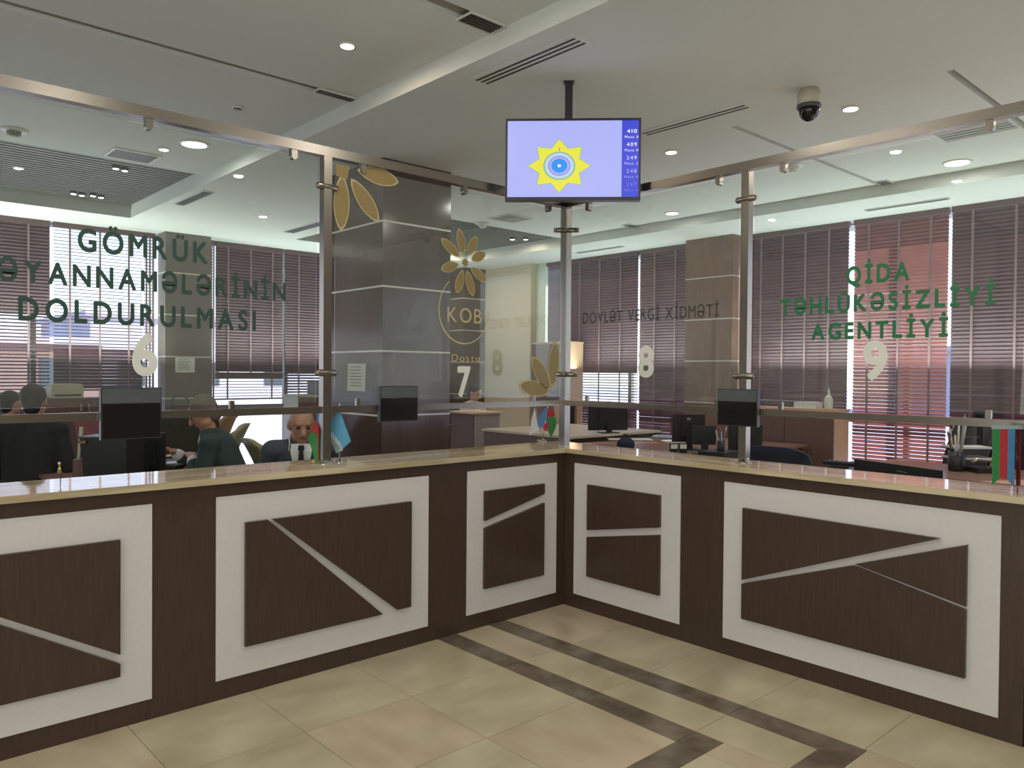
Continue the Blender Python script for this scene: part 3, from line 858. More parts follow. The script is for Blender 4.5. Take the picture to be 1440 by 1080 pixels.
MB().prism([(su-.004, sv+.092), (su+.004, sv+.092), (su+.002, sv+.120), (su-.001, sv+.112)], -.0022, -.0016, fT).build('flame', em('screen_red', (190, 90, 90)), dsp)
disc(.044, -.0002, 'emblem', scyan); disc(.010, .0002, 'emblem_centre', swhite)
yy = V1-.52*.15
rows = [('410', 'Masa 11', 255), ('409', 'Masa 11', 240), ('249', 'Masa 3', 205), ('248', 'Masa 4', 170), ('247', 'Masa 4', 120)]
for i, (a, b, br) in enumerate(rows):
    mm = em(f'screen_text_{i}', (int(52+(br-52)*.98), int(62+(br-62)*.98), min(255, 205+(br-100)//3)))
    vb = V1-.52*(.175+.158*i)
    letters(sid, a, fT, US+.030, US+.092, vb, .022, mm, w=-.002, bold=.008, gap=.2, name='queue_number')
    letters(sid, b, fT, US+.018, US+.100, vb-.032, .015, mm, w=-.002, bold=.0, gap=.2, name='desk_number')
pb = base+n2*(-.12)
MB().obox((pb.x, pb.y), (.7071, -.7071), (.7071, .7071), .024, .02, 2.80, B_).build('ceiling_pole', dkmetal, tv)
MB().obox((pb.x, pb.y), (.7071, -.7071), (.7071, .7071), .035, .03, B_-.006, B_).build('ceiling_plate', dkmetal, tv)
MB().obox((base.x-n2.x*.085, base.y-n2.y*.085), (.7071, -.7071), (.7071, .7071), .15, .034, 2.80, 3.0).build('mount', dkmetal, tv)

# ------------------------------------------------------------------ small displays on the middle rail
def rail_display(side, px0, px1, py0, py1, label, split=.33):
    if side == 'L':
        def hit(px, py):
            d = ray(px, py); tt = (G-.03-CAM.y)/d.y; p = CAM+d*tt; return p.x, p.z
        fn = fL
    else:
        def hit(px, py):
            d = ray(px, py); tt = (G-.03-CAM.x)/d.x; p = CAM+d*tt; return -p.y, p.z
        fn = fR
    a0, z1 = hit(px0, py0); a1, z1b = hit(px1, py0); _, z0 = hit((px0+px1)/2, py1)
    z1 = (z1+z1b)/2
    t = thing('window_display', fn((a0+a1)/2, z0, .02), label, 'display')
    MB().prism([(a0, z0), (a1, z0), (a1, z1), (a0, z1)], .022, .05, fn).build('casing', black, t)
    zs_ = z1-(z1-z0)*split
    MB().prism([(a0+.004, zs_), (a1-.004, zs_), (a1-.004, z1-.004), (a0+.004, z1-.004)], .05, .053, fn).build('top_band', greyp, t)
    MB().prism([(a0+.006, z0+.006), (a1-.006, z0+.006), (a1-.006, zs_-.004), (a0+.006, zs_-.004)], .05, .052, fn).build('display_panel', blackg, t)
    MB().prism([((a0+a1)/2-.03, 1.33), ((a0+a1)/2+.03, 1.33), ((a0+a1)/2+.03, 1.355), ((a0+a1)/2-.03, 1.355)], .018, .022, fn).build('bracket', steel, t)
rail_display('L', 140, 225, 545, 617, 'large dark display box fixed to the rail above the black printer', .30)
rail_display('L', 532, 585, 543, 592, 'small dark display box on the rail between the flags and the number seven')
rail_display('R', 1012, 1068, 547, 599, 'small dark display box on the rail at the right steel post')

# ------------------------------------------------------------------ table flags
def cloth(fn, uv, n, mats, name, parent, rows=None):
    """uv: function (s,t) -> point; mats per column index"""
    mb = MB(); N, Mr = n
    vs = [fn(i/N, j/Mr) for j in range(Mr+1) for i in range(N+1)]
    for j in range(Mr):
        for i in range(N):
            a = j*(N+1)+i
            mb.add([vs[a], vs[a+1], vs[a+N+2], vs[a+N+1]], [(0, 1, 2, 3)], uv((i+.5)/N, (j+.5)/Mr), True)
    o = mb.build(name, mats, parent)
    sm = o.modifiers.new('thick', 'SOLIDIFY'); sm.thickness = .0015
    return o
def flag_stand(loc, label, metalm, tilt=0.0, h=0.30):
    t = thing('table_flag', loc, label, 'flag')
    x, y, z = loc
    MB().lathe(loc, [(.030, 0), (.030, .004), (.012, .010), (.008, .022)], 20).build('base', metalm, t)
    for i in range(3):
        a = 2*PI*i/3+.4
        MB().tube([(x+.012*math.cos(a), y+.012*math.sin(a), z+.008), (x+.034*math.cos(a), y+.034*math.sin(a), z+.012), (x+.042*math.cos(a), y+.042*math.sin(a), z+.002)], .004, 8).build('foot', metalm, t)
    return t
# 1: Azerbaijan flag left of the post, in front of it
rr = Vector((rt.x, rt.y, 0)).normalized(); ff = Vector((fw.x, fw.y, 0)).normalized()
q = az(449, 652, 1.05)
t = flag_stand((q.x, q.y, 1.05), 'small blue, red and green table flag with gold base left of the steel post', brass)
D1 = (q-CAM).dot(fw)
p1 = lambda x_, y_: ((x_-449)*D1/1095, 1.05+(652-y_)*D1/1095)
f1 = lambda a, b, w: tuple(Vector((q.x, q.y, 0))+rr*a+Vector((0, 0, b))-ff*(w+.018+.008*math.sin(a*90+b*20)))
MB().tube([f1(0, 1.062, -.018), f1(*p1(450, 579), -.018)], .0025, 8).build('stick', brass, t)
def pf(pts, name, m, w0, w1): return MB().prism([p1(*p_) for p_ in pts], w0, w1, f1).build(name, m, t)
pf([(446, 582), (450, 579), (453, 582), (456, 600), (459, 645), (454, 648), (450, 620), (449, 606), (445, 594)], 'flag_blue_band', f_blue, .0, .0015)
pf([(438, 608), (441, 603), (447, 606), (448, 622), (450, 646), (446, 650), (440, 630), (433, 617)], 'flag_green_band', f_green, .002, .0035)
pf([(445, 592), (448, 594), (449, 606), (446, 609), (441, 608), (439, 604), (442, 597)], 'flag_red_band', f_red, .004, .0055)
fo = pf([(446, 608), (450, 606), (452, 622), (453, 644), (449, 648), (447.5, 625)], 'flag_red_band', f_red, .004, .0055)
cc = Vector(f1(*p1(448.5, 612), .0065))
def crescent(parent, c, R_, u_, m):
    pts = [(R_*math.cos(a), R_*math.sin(a)) for a in [math.radians(50+260*i/16) for i in range(17)]]
    pts += [(R_*.22+R_*.8*math.cos(a), R_*.8*math.sin(a)) for a in [math.radians(300-240*i/14) for i in range(15)]]
    f = lambda a, b, w: tuple(Vector(c)+u_*a+Vector((0, 0, 1))*b-ff*w)
    MB().prism(pts, 0, .0008, f).build('crescent', m, parent)
    st = [(R_*.95*0+R_*.55+(R_*.34 if i % 2 == 0 else R_*.16)*math.cos(2*PI*i/16), (R_*.34 if i % 2 == 0 else R_*.16)*math.sin(2*PI*i/16)) for i in range(16)]
    MB().prism(st, 0, .0008, f).build('star', m, parent)
crescent(fo, cc, .011, Vector((0, 0, -1)), f_white)
# 2: sky-blue flag with silver corner
q2 = az(477, 651, 1.05)
t = flag_stand((q2.x, q2.y, 1.05), 'small sky-blue table flag with pale striped edge right of the steel post', chrome)
MB().tube([(q2.x, q2.y, 1.06), (q2.x, q2.y, 1.365)], .0025, 8).build('stick', chrome, t)
MB().ell((q2.x, q2.y, 1.37), (.004, .004, .008), 10, 8).build('finial', chrome, t)
def fpoly(pts, name, m, w=0):
    f = lambda a, b, ww: tuple(Vector((q2.x, q2.y, 0))+rr*a+Vector((0, 0, b))-ff*(ww+.006+.01*math.sin(a*60)))
    return MB().prism(pts, w, w+.0015, f).build(name, m, t)
px = lambda x_, y_: ((x_-477)*4.35/1095, 1.05+(652-y_)*4.35/1095)
fb = fpoly([px(477, 577), px(493, 622), px(483, 632), px(473, 638), px(462, 606), px(468, 592)], 'flag', f_sky)
fpoly([px(468, 592), px(474, 603), px(483, 634), px(473, 639), px(461, 611)], 'silver_edge', f_grey, .002)
for k_ in (0, 3.5):
    f = lambda a, b, ww: tuple(Vector((q2.x, q2.y, 0))+rr*a+Vector((0, 0, b))-ff*(ww+.006+.01*math.sin(a*60)))
    MB().prism([px(468+k_*.6, 604), px(469.2+k_*.6, 603.6), px(480+k_*.6, 634.5), px(478.6+k_*.6, 635)], .0036, .0044, f).build('stripe', f_white, t)
# 3: crossed white and Azerbaijan flags at the corner
q3 = az(763, 621, 1.05)
t = flag_stand((q3.x, q3.y, 1.05), 'pair of crossed small table flags, white and tricolour, beside the corner post', chrome)
pt = lambda x_, y_: ((x_-763)*5.35/1095, 1.05+(621-y_)*5.35/1095)
f3 = lambda a, b, w: tuple(Vector((q3.x, q3.y, 0))+rr*a+Vector((0, 0, b))-ff*(w))
for (x_, y_) in ((752, 568), (771, 566)):
    a, b = pt(x_, y_)
    MB().tube([f3(0, 1.062, 0), f3(a, b, 0)], .0022, 8).build('stick', chrome, t)
def pl(pts, name, m, w0, w1, par=t): return MB().prism([pt(*p_) for p_ in pts], w0, w1, f3).build(name, m, par)
pl([(751, 570), (756, 600), (757, 603), (748, 609), (743, 612), (744, 600), (747, 585)], 'white_flag', f_white, .004, .006)
pl([(766, 572), (770, 570), (765, 598), (759, 602), (756, 598), (757, 588), (761, 578)], 'flag_blue_band', f_blue, .004, .006)
pl([(771, 571), (780, 575), (781, 583), (768, 584)], 'flag_red_band', f_red, .004, .006)
pl([(768, 584), (782, 584), (783, 596), (780, 606), (775, 615), (770, 604), (773, 593)], 'flag_green_band', f_green, .006, .008)
pl([(765, 595), (773, 594), (769, 606), (763, 602)], 'flag_red_band', f_red, .008, .010)
# 4: vertical hanging flag at the right
q4 = az(1431, 694, 1.05)
t = thing('hanging_table_flag', (q4.x, q4.y, 1.05), 'upright green, red and blue pennant with crescent at the right end of the counter', 'flag')
D4 = (q4-CAM).dot(fw)
u4 = (rr*.93-ff*.0).normalized()
p4 = lambda x_, y_: ((x_-1431)*D4/1095, 1.05+(694-y_)*D4/1095)
f4 = lambda a, b, w: tuple(Vector((q4.x, q4.y, 0))+rr*a+Vector((0, 0, b))-ff*w)
a0 = p4(1431, 694)
MB().tube([f4(0, 1.052, 0), f4(*p4(1428, 600), 0)], .002, 8).build('stick', blackg, t)
MB().prism([p4(1422, 694), p4(1440, 695), p4(1440, 697), p4(1422, 696)], -.02, .01, f4).build('base', greyp, t)
MB().prism([p4(1392, 598), p4(1437, 598), p4(1437, 603.5), p4(1392, 603.5)], .002, .006, f4).build('cross_bar', f_grey, t)
def p5(pts, name, m, w0=.003, w1=.005, par=t): return MB().prism([p4(*p_) for p_ in pts], w0, w1, f4).build(name, m, par)
p5([(1393, 603), (1404, 603), (1404, 673), (1394, 682)], 'green_band', f_green)
rb_ = p5([(1404, 603), (1415, 603), (1415, 673), (1404, 673)], 'red_band', f_red)
p5([(1415, 603), (1425, 603), (1425, 685), (1415, 673)], 'blue_band', f_blue)
crescent(rb_, Vector(f4(*p4(1409.3, 630), .0055)), .0165*D4/4.0*1.0, Vector((0, 0, -1)), f_white)
t = thing('red_pennant', (q4.x+rr.x*.03, q4.y+rr.y*.03, 1.05), 'dark red pennant hanging behind the upright tricolour at the right edge', 'flag')
MB().prism([p4(1429, 603), (p4(1437, 603)), p4(1437, 683), p4(1431, 683)], -.012, -.010, f4).build('cloth', f_dred, t)
MB().prism([p4(1429, 598), (p4(1437, 598)), p4(1437, 603), p4(1429, 603)], -.014, -.009, f4).build('header', f_grey, t)
MB().tube([f4(*p4(1433, 694), -.011), f4(*p4(1433, 603), -.011)], .002, 8).build('stick', blackg, t)

# ------------------------------------------------------------------ office furniture
def desk(x0, x1, y0, y1, h, m, label, front_m=None, legs=True):
    t = thing('desk', ((x0+x1)/2, (y0+y1)/2, 0), label, 'desk')
    MB().box(x0, x1, y0, y1, h-.028, h, bev=.004).build('desk_top', m, t)
    for (a, b) in ((x0+.02, x0+.045), (x1-.045, x1-.02)):
        MB().box(a, b, y0+.03, y1-.03, 0, h-.029).build('side_panel', front_m or m, t)
    MB().box(x0+.046, x1-.046, y0+.08, y0+.10, .25, h-.029).build('modesty_panel', front_m or m, t)
    return t
def cabinet(x0, x1, y0, y1, h, m, label, doors=2, face='y', hm=None, side=None, handles=True):
    t = thing('cabinet', ((x0+x1)/2, (y0+y1)/2, 0), label, 'cabinet')
    MB().box(x0, x1, y0, y1, 0, h-.025).build('body', side or m, t)
    MB().box(x0-.01, x1+.01, y0-.01, y1+.01, h-.025, h, bev=.003).build('top', side or m, t)
    for i in range(doors):
        if face == 'y':
            a = x0+(x1-x0)*i/doors+.004; b = x0+(x1-x0)*(i+1)/doors-.004
            d = MB().box(a, b, y0-.018, y0, .08, h-.035).build('door', m, t)
            hx = b-.04 if i % 2 == 0 else a+.04
            if handles: MB().tube([(hx, y0-.020, h-.22), (hx, y0-.045, h-.20), (hx, y0-.045, h-.09), (hx, y0-.020, h-.07)], .006, 8).build('handle', chrome, d)
        else:
            a = y0+(y1-y0)*i/doors+.004; b = y0+(y1-y0)*(i+1)/doors-.004
            d = MB().box(x0-.018, x0, a, b, .08, h-.035).build('door', m, t)
            hy = b-.04 if i % 2 == 0 else a+.04
            if handles: MB().tube([(x0-.020, hy, h-.22), (x0-.045, hy, h-.20), (x0-.045, hy, h-.09), (x0-.020, hy, h-.07)], .006, 8).build('handle', chrome, d)
    return t
cabinet(-1.75, -0.75, 6.85, 7.25, 1.20, cab_m, 'low brown cabinet under the left window behind the seated people')
cabinet(1.50, 2.35, 6.75, 7.20, 1.20, cab_m, 'low brown cabinet with its sunlit side coloured pale, left of the steel post', side=creamp)  # sun on the side is put into its cream colour
cabinet(5.18, 5.49, 4.87, 5.72, 2.05, cab_m, 'tall brown cupboard with a pinkish oak side behind the corner post', 2, 'x', side=oak, handles=False)
cabinet(4.55, 4.9, 0.30, 1.45, 1.17, cab_m, 'low brown cabinet with an oak end panel under the right windows', 2, 'x', side=oak, handles=False)
cabinet(5.05, 5.45, -2.6, -0.72, 1.08, oak, 'oak sideboard under the dark right window', 3, 'x', side=oak, handles=False)
# boxes on the cabinets
def devbox(name, c, sx_, sy_, h, m, label, cat, extra=None, rot=0.0):
    t = thing(name, c, label, cat)
    ca, sa = math.cos(rot), math.sin(rot)
    MB().obox(c, (ca, sa), (-sa, ca), sx_/2, sy_/2, c[2], c[2]+h).build('body', m, t)
    if extra: extra(t, c, sx_, sy_, h)
    return t
def pr_extra(t, c, a, b, h):
    MB().box(c[0]-a*.42, c[0]+a*.42, c[1]-b/2-.004, c[1]-b/2+.002, c[2]+h*.15, c[2]+h*.32).build('paper_slot', greyp, t)
    MB().box(c[0]-a*.46, c[0]+a*.46, c[1]-b*.46, c[1]+b*.46, c[2]+h, c[2]+h+.02).build('lid', creamp, t)
devbox('printer', (-1.42, 7.02, 1.20), .34, .3, .15, creamp, 'cream desktop printer on the low cabinet under the left window', 'printer', pr_extra)
def st_extra(t, c, a, b, h):
    MB().box(c[0]-a*.5, c[0]-a*.2, c[1]-b/2-.006, c[1]-b/2+.001, c[2]+.01, c[2]+h-.01).build('front_plate', frame_al, t)
    MB().lathe((c[0]+.02, c[1]-b/2-.004, c[2]+h*.8), [(.008, -.003), (.008, .003)], 10, axis='y').build('lock', chrome, t)
devbox('office_printer', (2.05, 6.95, 1.20), .42, .34, .20, greyp, 'grey office printer on the cabinet left of the steel post', 'printer', st_extra)

# desks
desk(-2.5, -1.5, 2.25, 3.4, .78, desk_m, 'brown office desk at which the suited man works')
desk(-3.0, -2.0, 1.30, 1.84, .78, desk_m, 'brown desk behind the customs window at the left')
desk(2.55, 4.2, 2.35, 3.9, .84, lightdesk, 'pale topped desk behind the corner post', front_m=cab_m)
desk(2.0, 4.45, 0.55, 2.22, .78, desk_m, 'brown desk behind the tax service window')
desk(2.6, 3.65, -2.1, -0.65, .78, desk_m, 'brown desk behind the food agency window')
desk(1.84, 2.6, -0.6, 0.5, .74, desk_m, 'brown desk nearest the right counter')

def monitor(c, w, h, yaw, label, stand=.12, m=black, webcam=False, tag_=False):
    """c: base centre on desk; yaw: direction the BACK faces (towards viewer)"""
    t = thing('computer_monitor', c, label, 'monitor')
    n = Vector((math.cos(yaw), math.sin(yaw), 0)); u = Vector((-n.y, n.x, 0))
    f = lambda a, b, w_: tuple(Vector(c)+u*a+Vector((0, 0, b))+n*w_)
    MB().prism([(-w/2, stand), (w/2, stand), (w/2, stand+h), (-w/2, stand+h)], -.018, .006, f).build('screen_housing', m, t)
    MB().prism([(-w/2+.01, stand+.015), (w/2-.01, stand+.015), (w/2-.01, stand+h-.01), (-w/2+.01, stand+h-.01)], -.021, -.018, f).build('screen', blackg, t)
    MB().prism([(-w*.28, stand+h*.2), (w*.28, stand+h*.2), (w*.22, stand+h*.75), (-w*.22, stand+h*.75)], .006, .028, f).build('back_bulge', m, t)
    MB().prism([(-.035, .01), (.035, .01), (.03, stand+h*.3), (-.03, stand+h*.3)], .028, .045, f).build('stand_neck', m, t)
    MB().prism([(-.11, 0), (.11, 0), (.11, .012), (-.11, .012)], -.09, .10, f).build('stand_foot', m, t)
    if tag_: MB().prism([(-.018, stand+h*.8), (.018, stand+h*.8), (.018, stand+h*.88), (-.018, stand+h*.88)], .006, .008, f).build('badge', frame_al, t)
    if webcam:
        MB().prism([(-.035, stand+h), (.035, stand+h), (.035, stand+h+.045), (-.035, stand+h+.045)], -.02, .02, f).build('webcam', m, t)
    return t
TC = math.atan2(-ff.y, -ff.x)
def at_desk(px_, py_, z): p = az(px_, py_, z); return (p.x, p.y, z)
p = ad(855, 608, 9.3); monitor((p.x, p.y, .84), .50, .30, TC+.25, 'black monitor with a webcam on the pale desk behind the corner post', .03, webcam=True)
p = ad(968, 625, 7.9); monitor((p.x, p.y, .78), .33, .28, TC, 'black monitor with a small badge behind the tax service window', .08, tag_=True)
p = ad(990, 627, 7.4); monitor((p.x, p.y, .78), .22, .18, TC-.1, 'smaller black monitor overlapping the badged one', .10)
p = ad(1048, 628, 7.0); monitor((p.x, p.y, .74), .30, .30, TC, 'black monitor behind the right steel post under the rail display', .06)
p = ad(880, 620, 7.6)
t = thing('navy_cap', (p.x, p.y, .78), 'dark navy bag corner peeking above the counter behind the corner post', 'bag')
MB().ell((p.x, p.y, .855), (.10, .08, .075), 18, 12).build('body', navy, t)
MB().tube([(p.x-.06, p.y, .92), (p.x-.03, p.y, .955), (p.x+.03, p.y, .955), (p.x+.06, p.y, .92)], .006, 8).build('handle', navy, t)
# device in the oak cupboard niche
p = Vector((5.10, 4.75, .72))
t = thing('computer_tower', (4.95, 4.72, .60), 'black computer tower in a light frame beside the tall oak-sided cupboard', 'computer')
MB().box(4.82, 5.12, 4.70, 4.80, .60, 1.04).build('case', black, t)
MB().box(4.86, 5.02, 4.694, 4.70, .92, .93).build('drive_slot', greyp, t)
MB().box(4.80, 4.818, 4.66, 4.84, .60, 1.08).build('frame_side', oak, t)
MB().box(5.13, 5.15, 4.66, 4.84, .60, 1.08).build('frame_side', oak, t)
MB().box(4.80, 5.15, 4.66, 4.84, 1.06, 1.08).build('frame_top', oak, t)
MB().box(4.80, 5.15, 4.62, 4.86, 0, .60).build('frame_base', oak, t)
# papers and folders
def sheet(px_, py_, z, a, b, rot, label, m=paper, h=.004, name='paper_sheet', cat='paper'):
    p = az(px_, py_, z)
    t = thing(name, (p.x, p.y, z), label, cat)
    ca, sa = math.cos(rot), math.sin(rot)
    MB().obox((p.x, p.y), (ca, sa), (-sa, ca), a/2, b/2, z, z+h).build('sheet', m, t)
    MB().obox((p.x+.01, p.y+.01), (math.cos(rot+.1), math.sin(rot+.1)), (-math.sin(rot+.1), math.cos(rot+.1)), a/2, b/2, z+h, z+h+.002).build('top_sheet', m, t)
sheet(885, 618, .785, .5, .25, TC+PI/2, 'white paper on the brown desk right of the navy bag')
sheet(945, 615, .785, .45, .3, TC+1.2, 'pale blue folder and papers left of the badged monitor', mat('pale_blue_paper', srgb(170, 186, 200), 0.6), .012, 'folder', 'folder')
sheet(958, 622, .785, .4, .2, TC+1.7, 'stack of white papers in front of the badged monitor', paper, .015)
sheet(215, 650, .785, .3, .2, .3, 'blue folder beside the keyboard on the suited man\'s desk', mat('blue_folder', srgb(70, 120, 160), 0.5), .01, 'folder', 'folder')
sheet(238, 650, .785, .42, .3, .1, 'white papers under the keyboard on the suited man\'s desk')
sheet(222, 643, .785, .36, .1, .4, 'orange tinted papers beside the suited man\'s left hand', mat('warm_paper', srgb(214, 180, 150), 0.6))
for i, (a, b) in enumerate([(948, 628), (961, 628)]):
    p = ad(a, b, 7.2)
    t = thing('desk_label', (p.x, p.y, .78), ['white label card left of the black binder under the monitors', 'white label card right of the black binder under the monitors'][i], 'card')
    f = lambda u_, v_, w_: tuple(Vector((p.x, p.y, p.z))+rr*u_+Vector((0, 0, v_))-ff*w_)
    MB().prism([(-.03, -.02), (.03, -.02), (.03, .02), (-.03, .02)], 0, .004, f).build('card', paper, t)
    MB().prism([(-.035, .78-p.z), (.035, .78-p.z), (.035, .025), (-.035, .025)], -.05, 0, f).build('holder', black, t)
# pens in a holder (two places)
def pens(p, label, s=1.0, cup=black, mats=(whitep, whitep, f_blue, chrome)):
    t = thing('pen_holder', tuple(p), label, 'pen holder')
    MB().lathe(tuple(p), [(.034*s, 0), (.036*s, .004), (.038*s, .095*s), (.034*s, .095*s), (.032*s, .02)], 20).build('cup', cup, t)
    for i, m in enumerate(mats):
        a = 2*PI*i/len(mats)+.5
        b = Vector(p)+Vector((.012*math.cos(a), .012*math.sin(a), .01))
        e_ = b+Vector((.035*math.cos(a)*s, .035*math.sin(a)*s, .165*s+.02*i*s))
        MB().tube([b, b.lerp(e_, .93), e_], [.005*s, .005*s, .0015], 8).build('pen', m, t)
p = ad(1014, 622, 6.6); pens(Vector((p.x, p.y, .90)), 'black pen holder with white pens beside the monitors behind the right post', .9)
devbox('desk_box', (p.x, p.y, .74), .3, .25, .16, black, 'low black desk unit under the pen holder behind the right post', 'box')
p = az(1345, 662, .78); pens(Vector((p.x, p.y, .78)), 'black pen holder full of pens on the desk at the right', 1.7, mats=(whitep, greyp, chrome, whitep, creamp, f_grey))
# phone / stapler clutter right of pen holder
p = az(1388, 664, .78)
t = thing('desk_telephone', (p.x, p.y, .78), 'dark desk telephone with silver handset right of the pen holder', 'telephone')
MB().obox((p.x, p.y), (rr.x, rr.y), (ff.x, ff.y), .13, .09, .78, .82).build('base', black, t)
MB().tube([Vector((p.x, p.y, .86))-rr*.12, Vector((p.x, p.y, .88))-rr*.08, Vector((p.x, p.y, .87))+rr*.06, Vector((p.x, p.y, .86))+rr*.11], [.02, .016, .016, .022], 12).build('handset', chrome, t)
MB().obox((p.x+.02, p.y-.02), (rr.x, rr.y), (ff.x, ff.y), .05, .03, .82, .826).build('keypad', greyp, t)
t = thing('paper_tray', (p.x+.35, p.y+.25, .78), 'wire tray stacked with papers at the right beside the pennant', 'tray')
for k_ in range(2):
    z = .84+.09*k_
    MB().obox((p.x+.35, p.y+.25), (rr.x, rr.y), (ff.x, ff.y), .17, .12, z, z+.006).build('shelf', black, t)
    MB().obox((p.x+.35, p.y+.25), (rr.x, rr.y), (ff.x, ff.y), .16, .11, z+.006, z+.02).build('papers', paper, t)
MB().tube([Vector((p.x+.35, p.y+.25, .78))-rr*.17, Vector((p.x+.35, p.y+.25, 1.03))-rr*.14, Vector((p.x+.35, p.y+.25, 1.03))+rr*.1], .004, 8).build('wire_frame', greyp, t)
# dark long monitor edge near the right counter
a, b = ad(1202, 650, 4.6), ad(1327, 663, 4.25)
c_ = (a+b)/2; ud = (b-a); ln = ud.length; ud.z = 0; ud.normalize()
nd = Vector((ud.y, -ud.x, 0))
if nd.dot(CAM-c_) < 0: nd = -nd
t = thing('staff_monitor', (c_.x, c_.y, .80), 'black monitor seen from behind just above the right counter edge', 'monitor')
f = lambda u_, v_, w_: tuple(Vector((c_.x, c_.y, 0))+ud*u_+Vector((0, 0, v_))+nd*w_)
zt = c_.z+.012
MB().prism([(-ln/2, .84), (ln/2, .84), (ln/2, zt-.012), (-ln/2, zt+.012)], -.02, .01, f).build('screen_housing', black, t)
MB().prism([(.0, zt-.036), (.055, zt-.042), (.055, zt-.039), (.0, zt-.033)], .010, .0115, f).build('badge', frame_al, t)
MB().prism([(-.04, .74), (.04, .74), (.04, .95), (-.04, .95)], .01, .03, f).build('stand_neck', black, t)
MB().prism([(-.12, .74), (.12, .74), (.12, .752), (-.12, .752)], -.08, .1, f).build('stand_foot', black, t)
desk(.55, 1.0, -2.6, -1.3, .74, desk_m, 'narrow brown shelf desk close behind the right counter')
# keyboard-like strip left of it
p = ad(1190, 650, 4.9)
t = thing('keyboard', (p.x, p.y, p.z-.02), 'dark keyboard with pale keys left of the long black monitor', 'keyboard')
MB().obox((p.x, p.y), (ud.x, ud.y), (nd.x, nd.y), .13, .05, p.z-.02, p.z).build('base', black, t)
for i in range(8):
    cc_ = Vector((p.x, p.y, 0))+ud*(-.105+.03*i)
    MB().obox((cc_.x, cc_.y), (ud.x, ud.y), (nd.x, nd.y), .010, .03, p.z, p.z+.004).build('key', greyp, t)
devbox('keyboard_stand', (p.x, p.y, .74), .2, .12, p.z-.02-.74, black, 'small black riser under the keyboard behind the right counter', 'box')
# items on low cabinet right
cx_, cy_ = 4.70, .55
t = thing('spray_bottle', (4.66, .42, 1.17), 'white plastic sanitizer bottle on the low cabinet under the right window', 'bottle')
MB().lathe((4.66, .42, 1.17), [(.042, 0), (.046, .01), (.046, .11), (.030, .145), (.014, .16), (.014, .175)], 24).build('body', whitep, t)
MB().lathe((4.66, .42, 1.345), [(.017, 0), (.017, .02), (.008, .03), (.006, .06)], 16).build('cap', whitep, t)
devbox('white_box', (4.70, .68, 1.17), .16, .26, .07, whitep, 'white flat box beside the sanitizer bottle on the low cabinet', 'box', lambda t, c, a, b, h: MB().box(c[0]-a*.4, c[0]+a*.4, c[1]-b*.4, c[1]+b*.4, c[2]+h, c[2]+h+.004).build('lid', paper, t))
p = ad(1378, 585, 7.0)
t = thing('webcam', (p.x, p.y, p.z-.05), 'small black webcam on top of the screen at the right', 'webcam')
MB().box(p.x-.03, p.x+.03, p.y-.045, p.y+.045, p.z-.05, p.z+.05, bev=.008).build('body', black, t)
MB().lathe((p.x-.03, p.y, p.z+.01), [(.018, -.012), (.018, 0)], 16, axis='x').build('lens', blackg, t)
MB().box(p.x-.012, p.x+.012, p.y-.02, p.y+.02, p.z-.28, p.z-.05).build('clip', black, t)

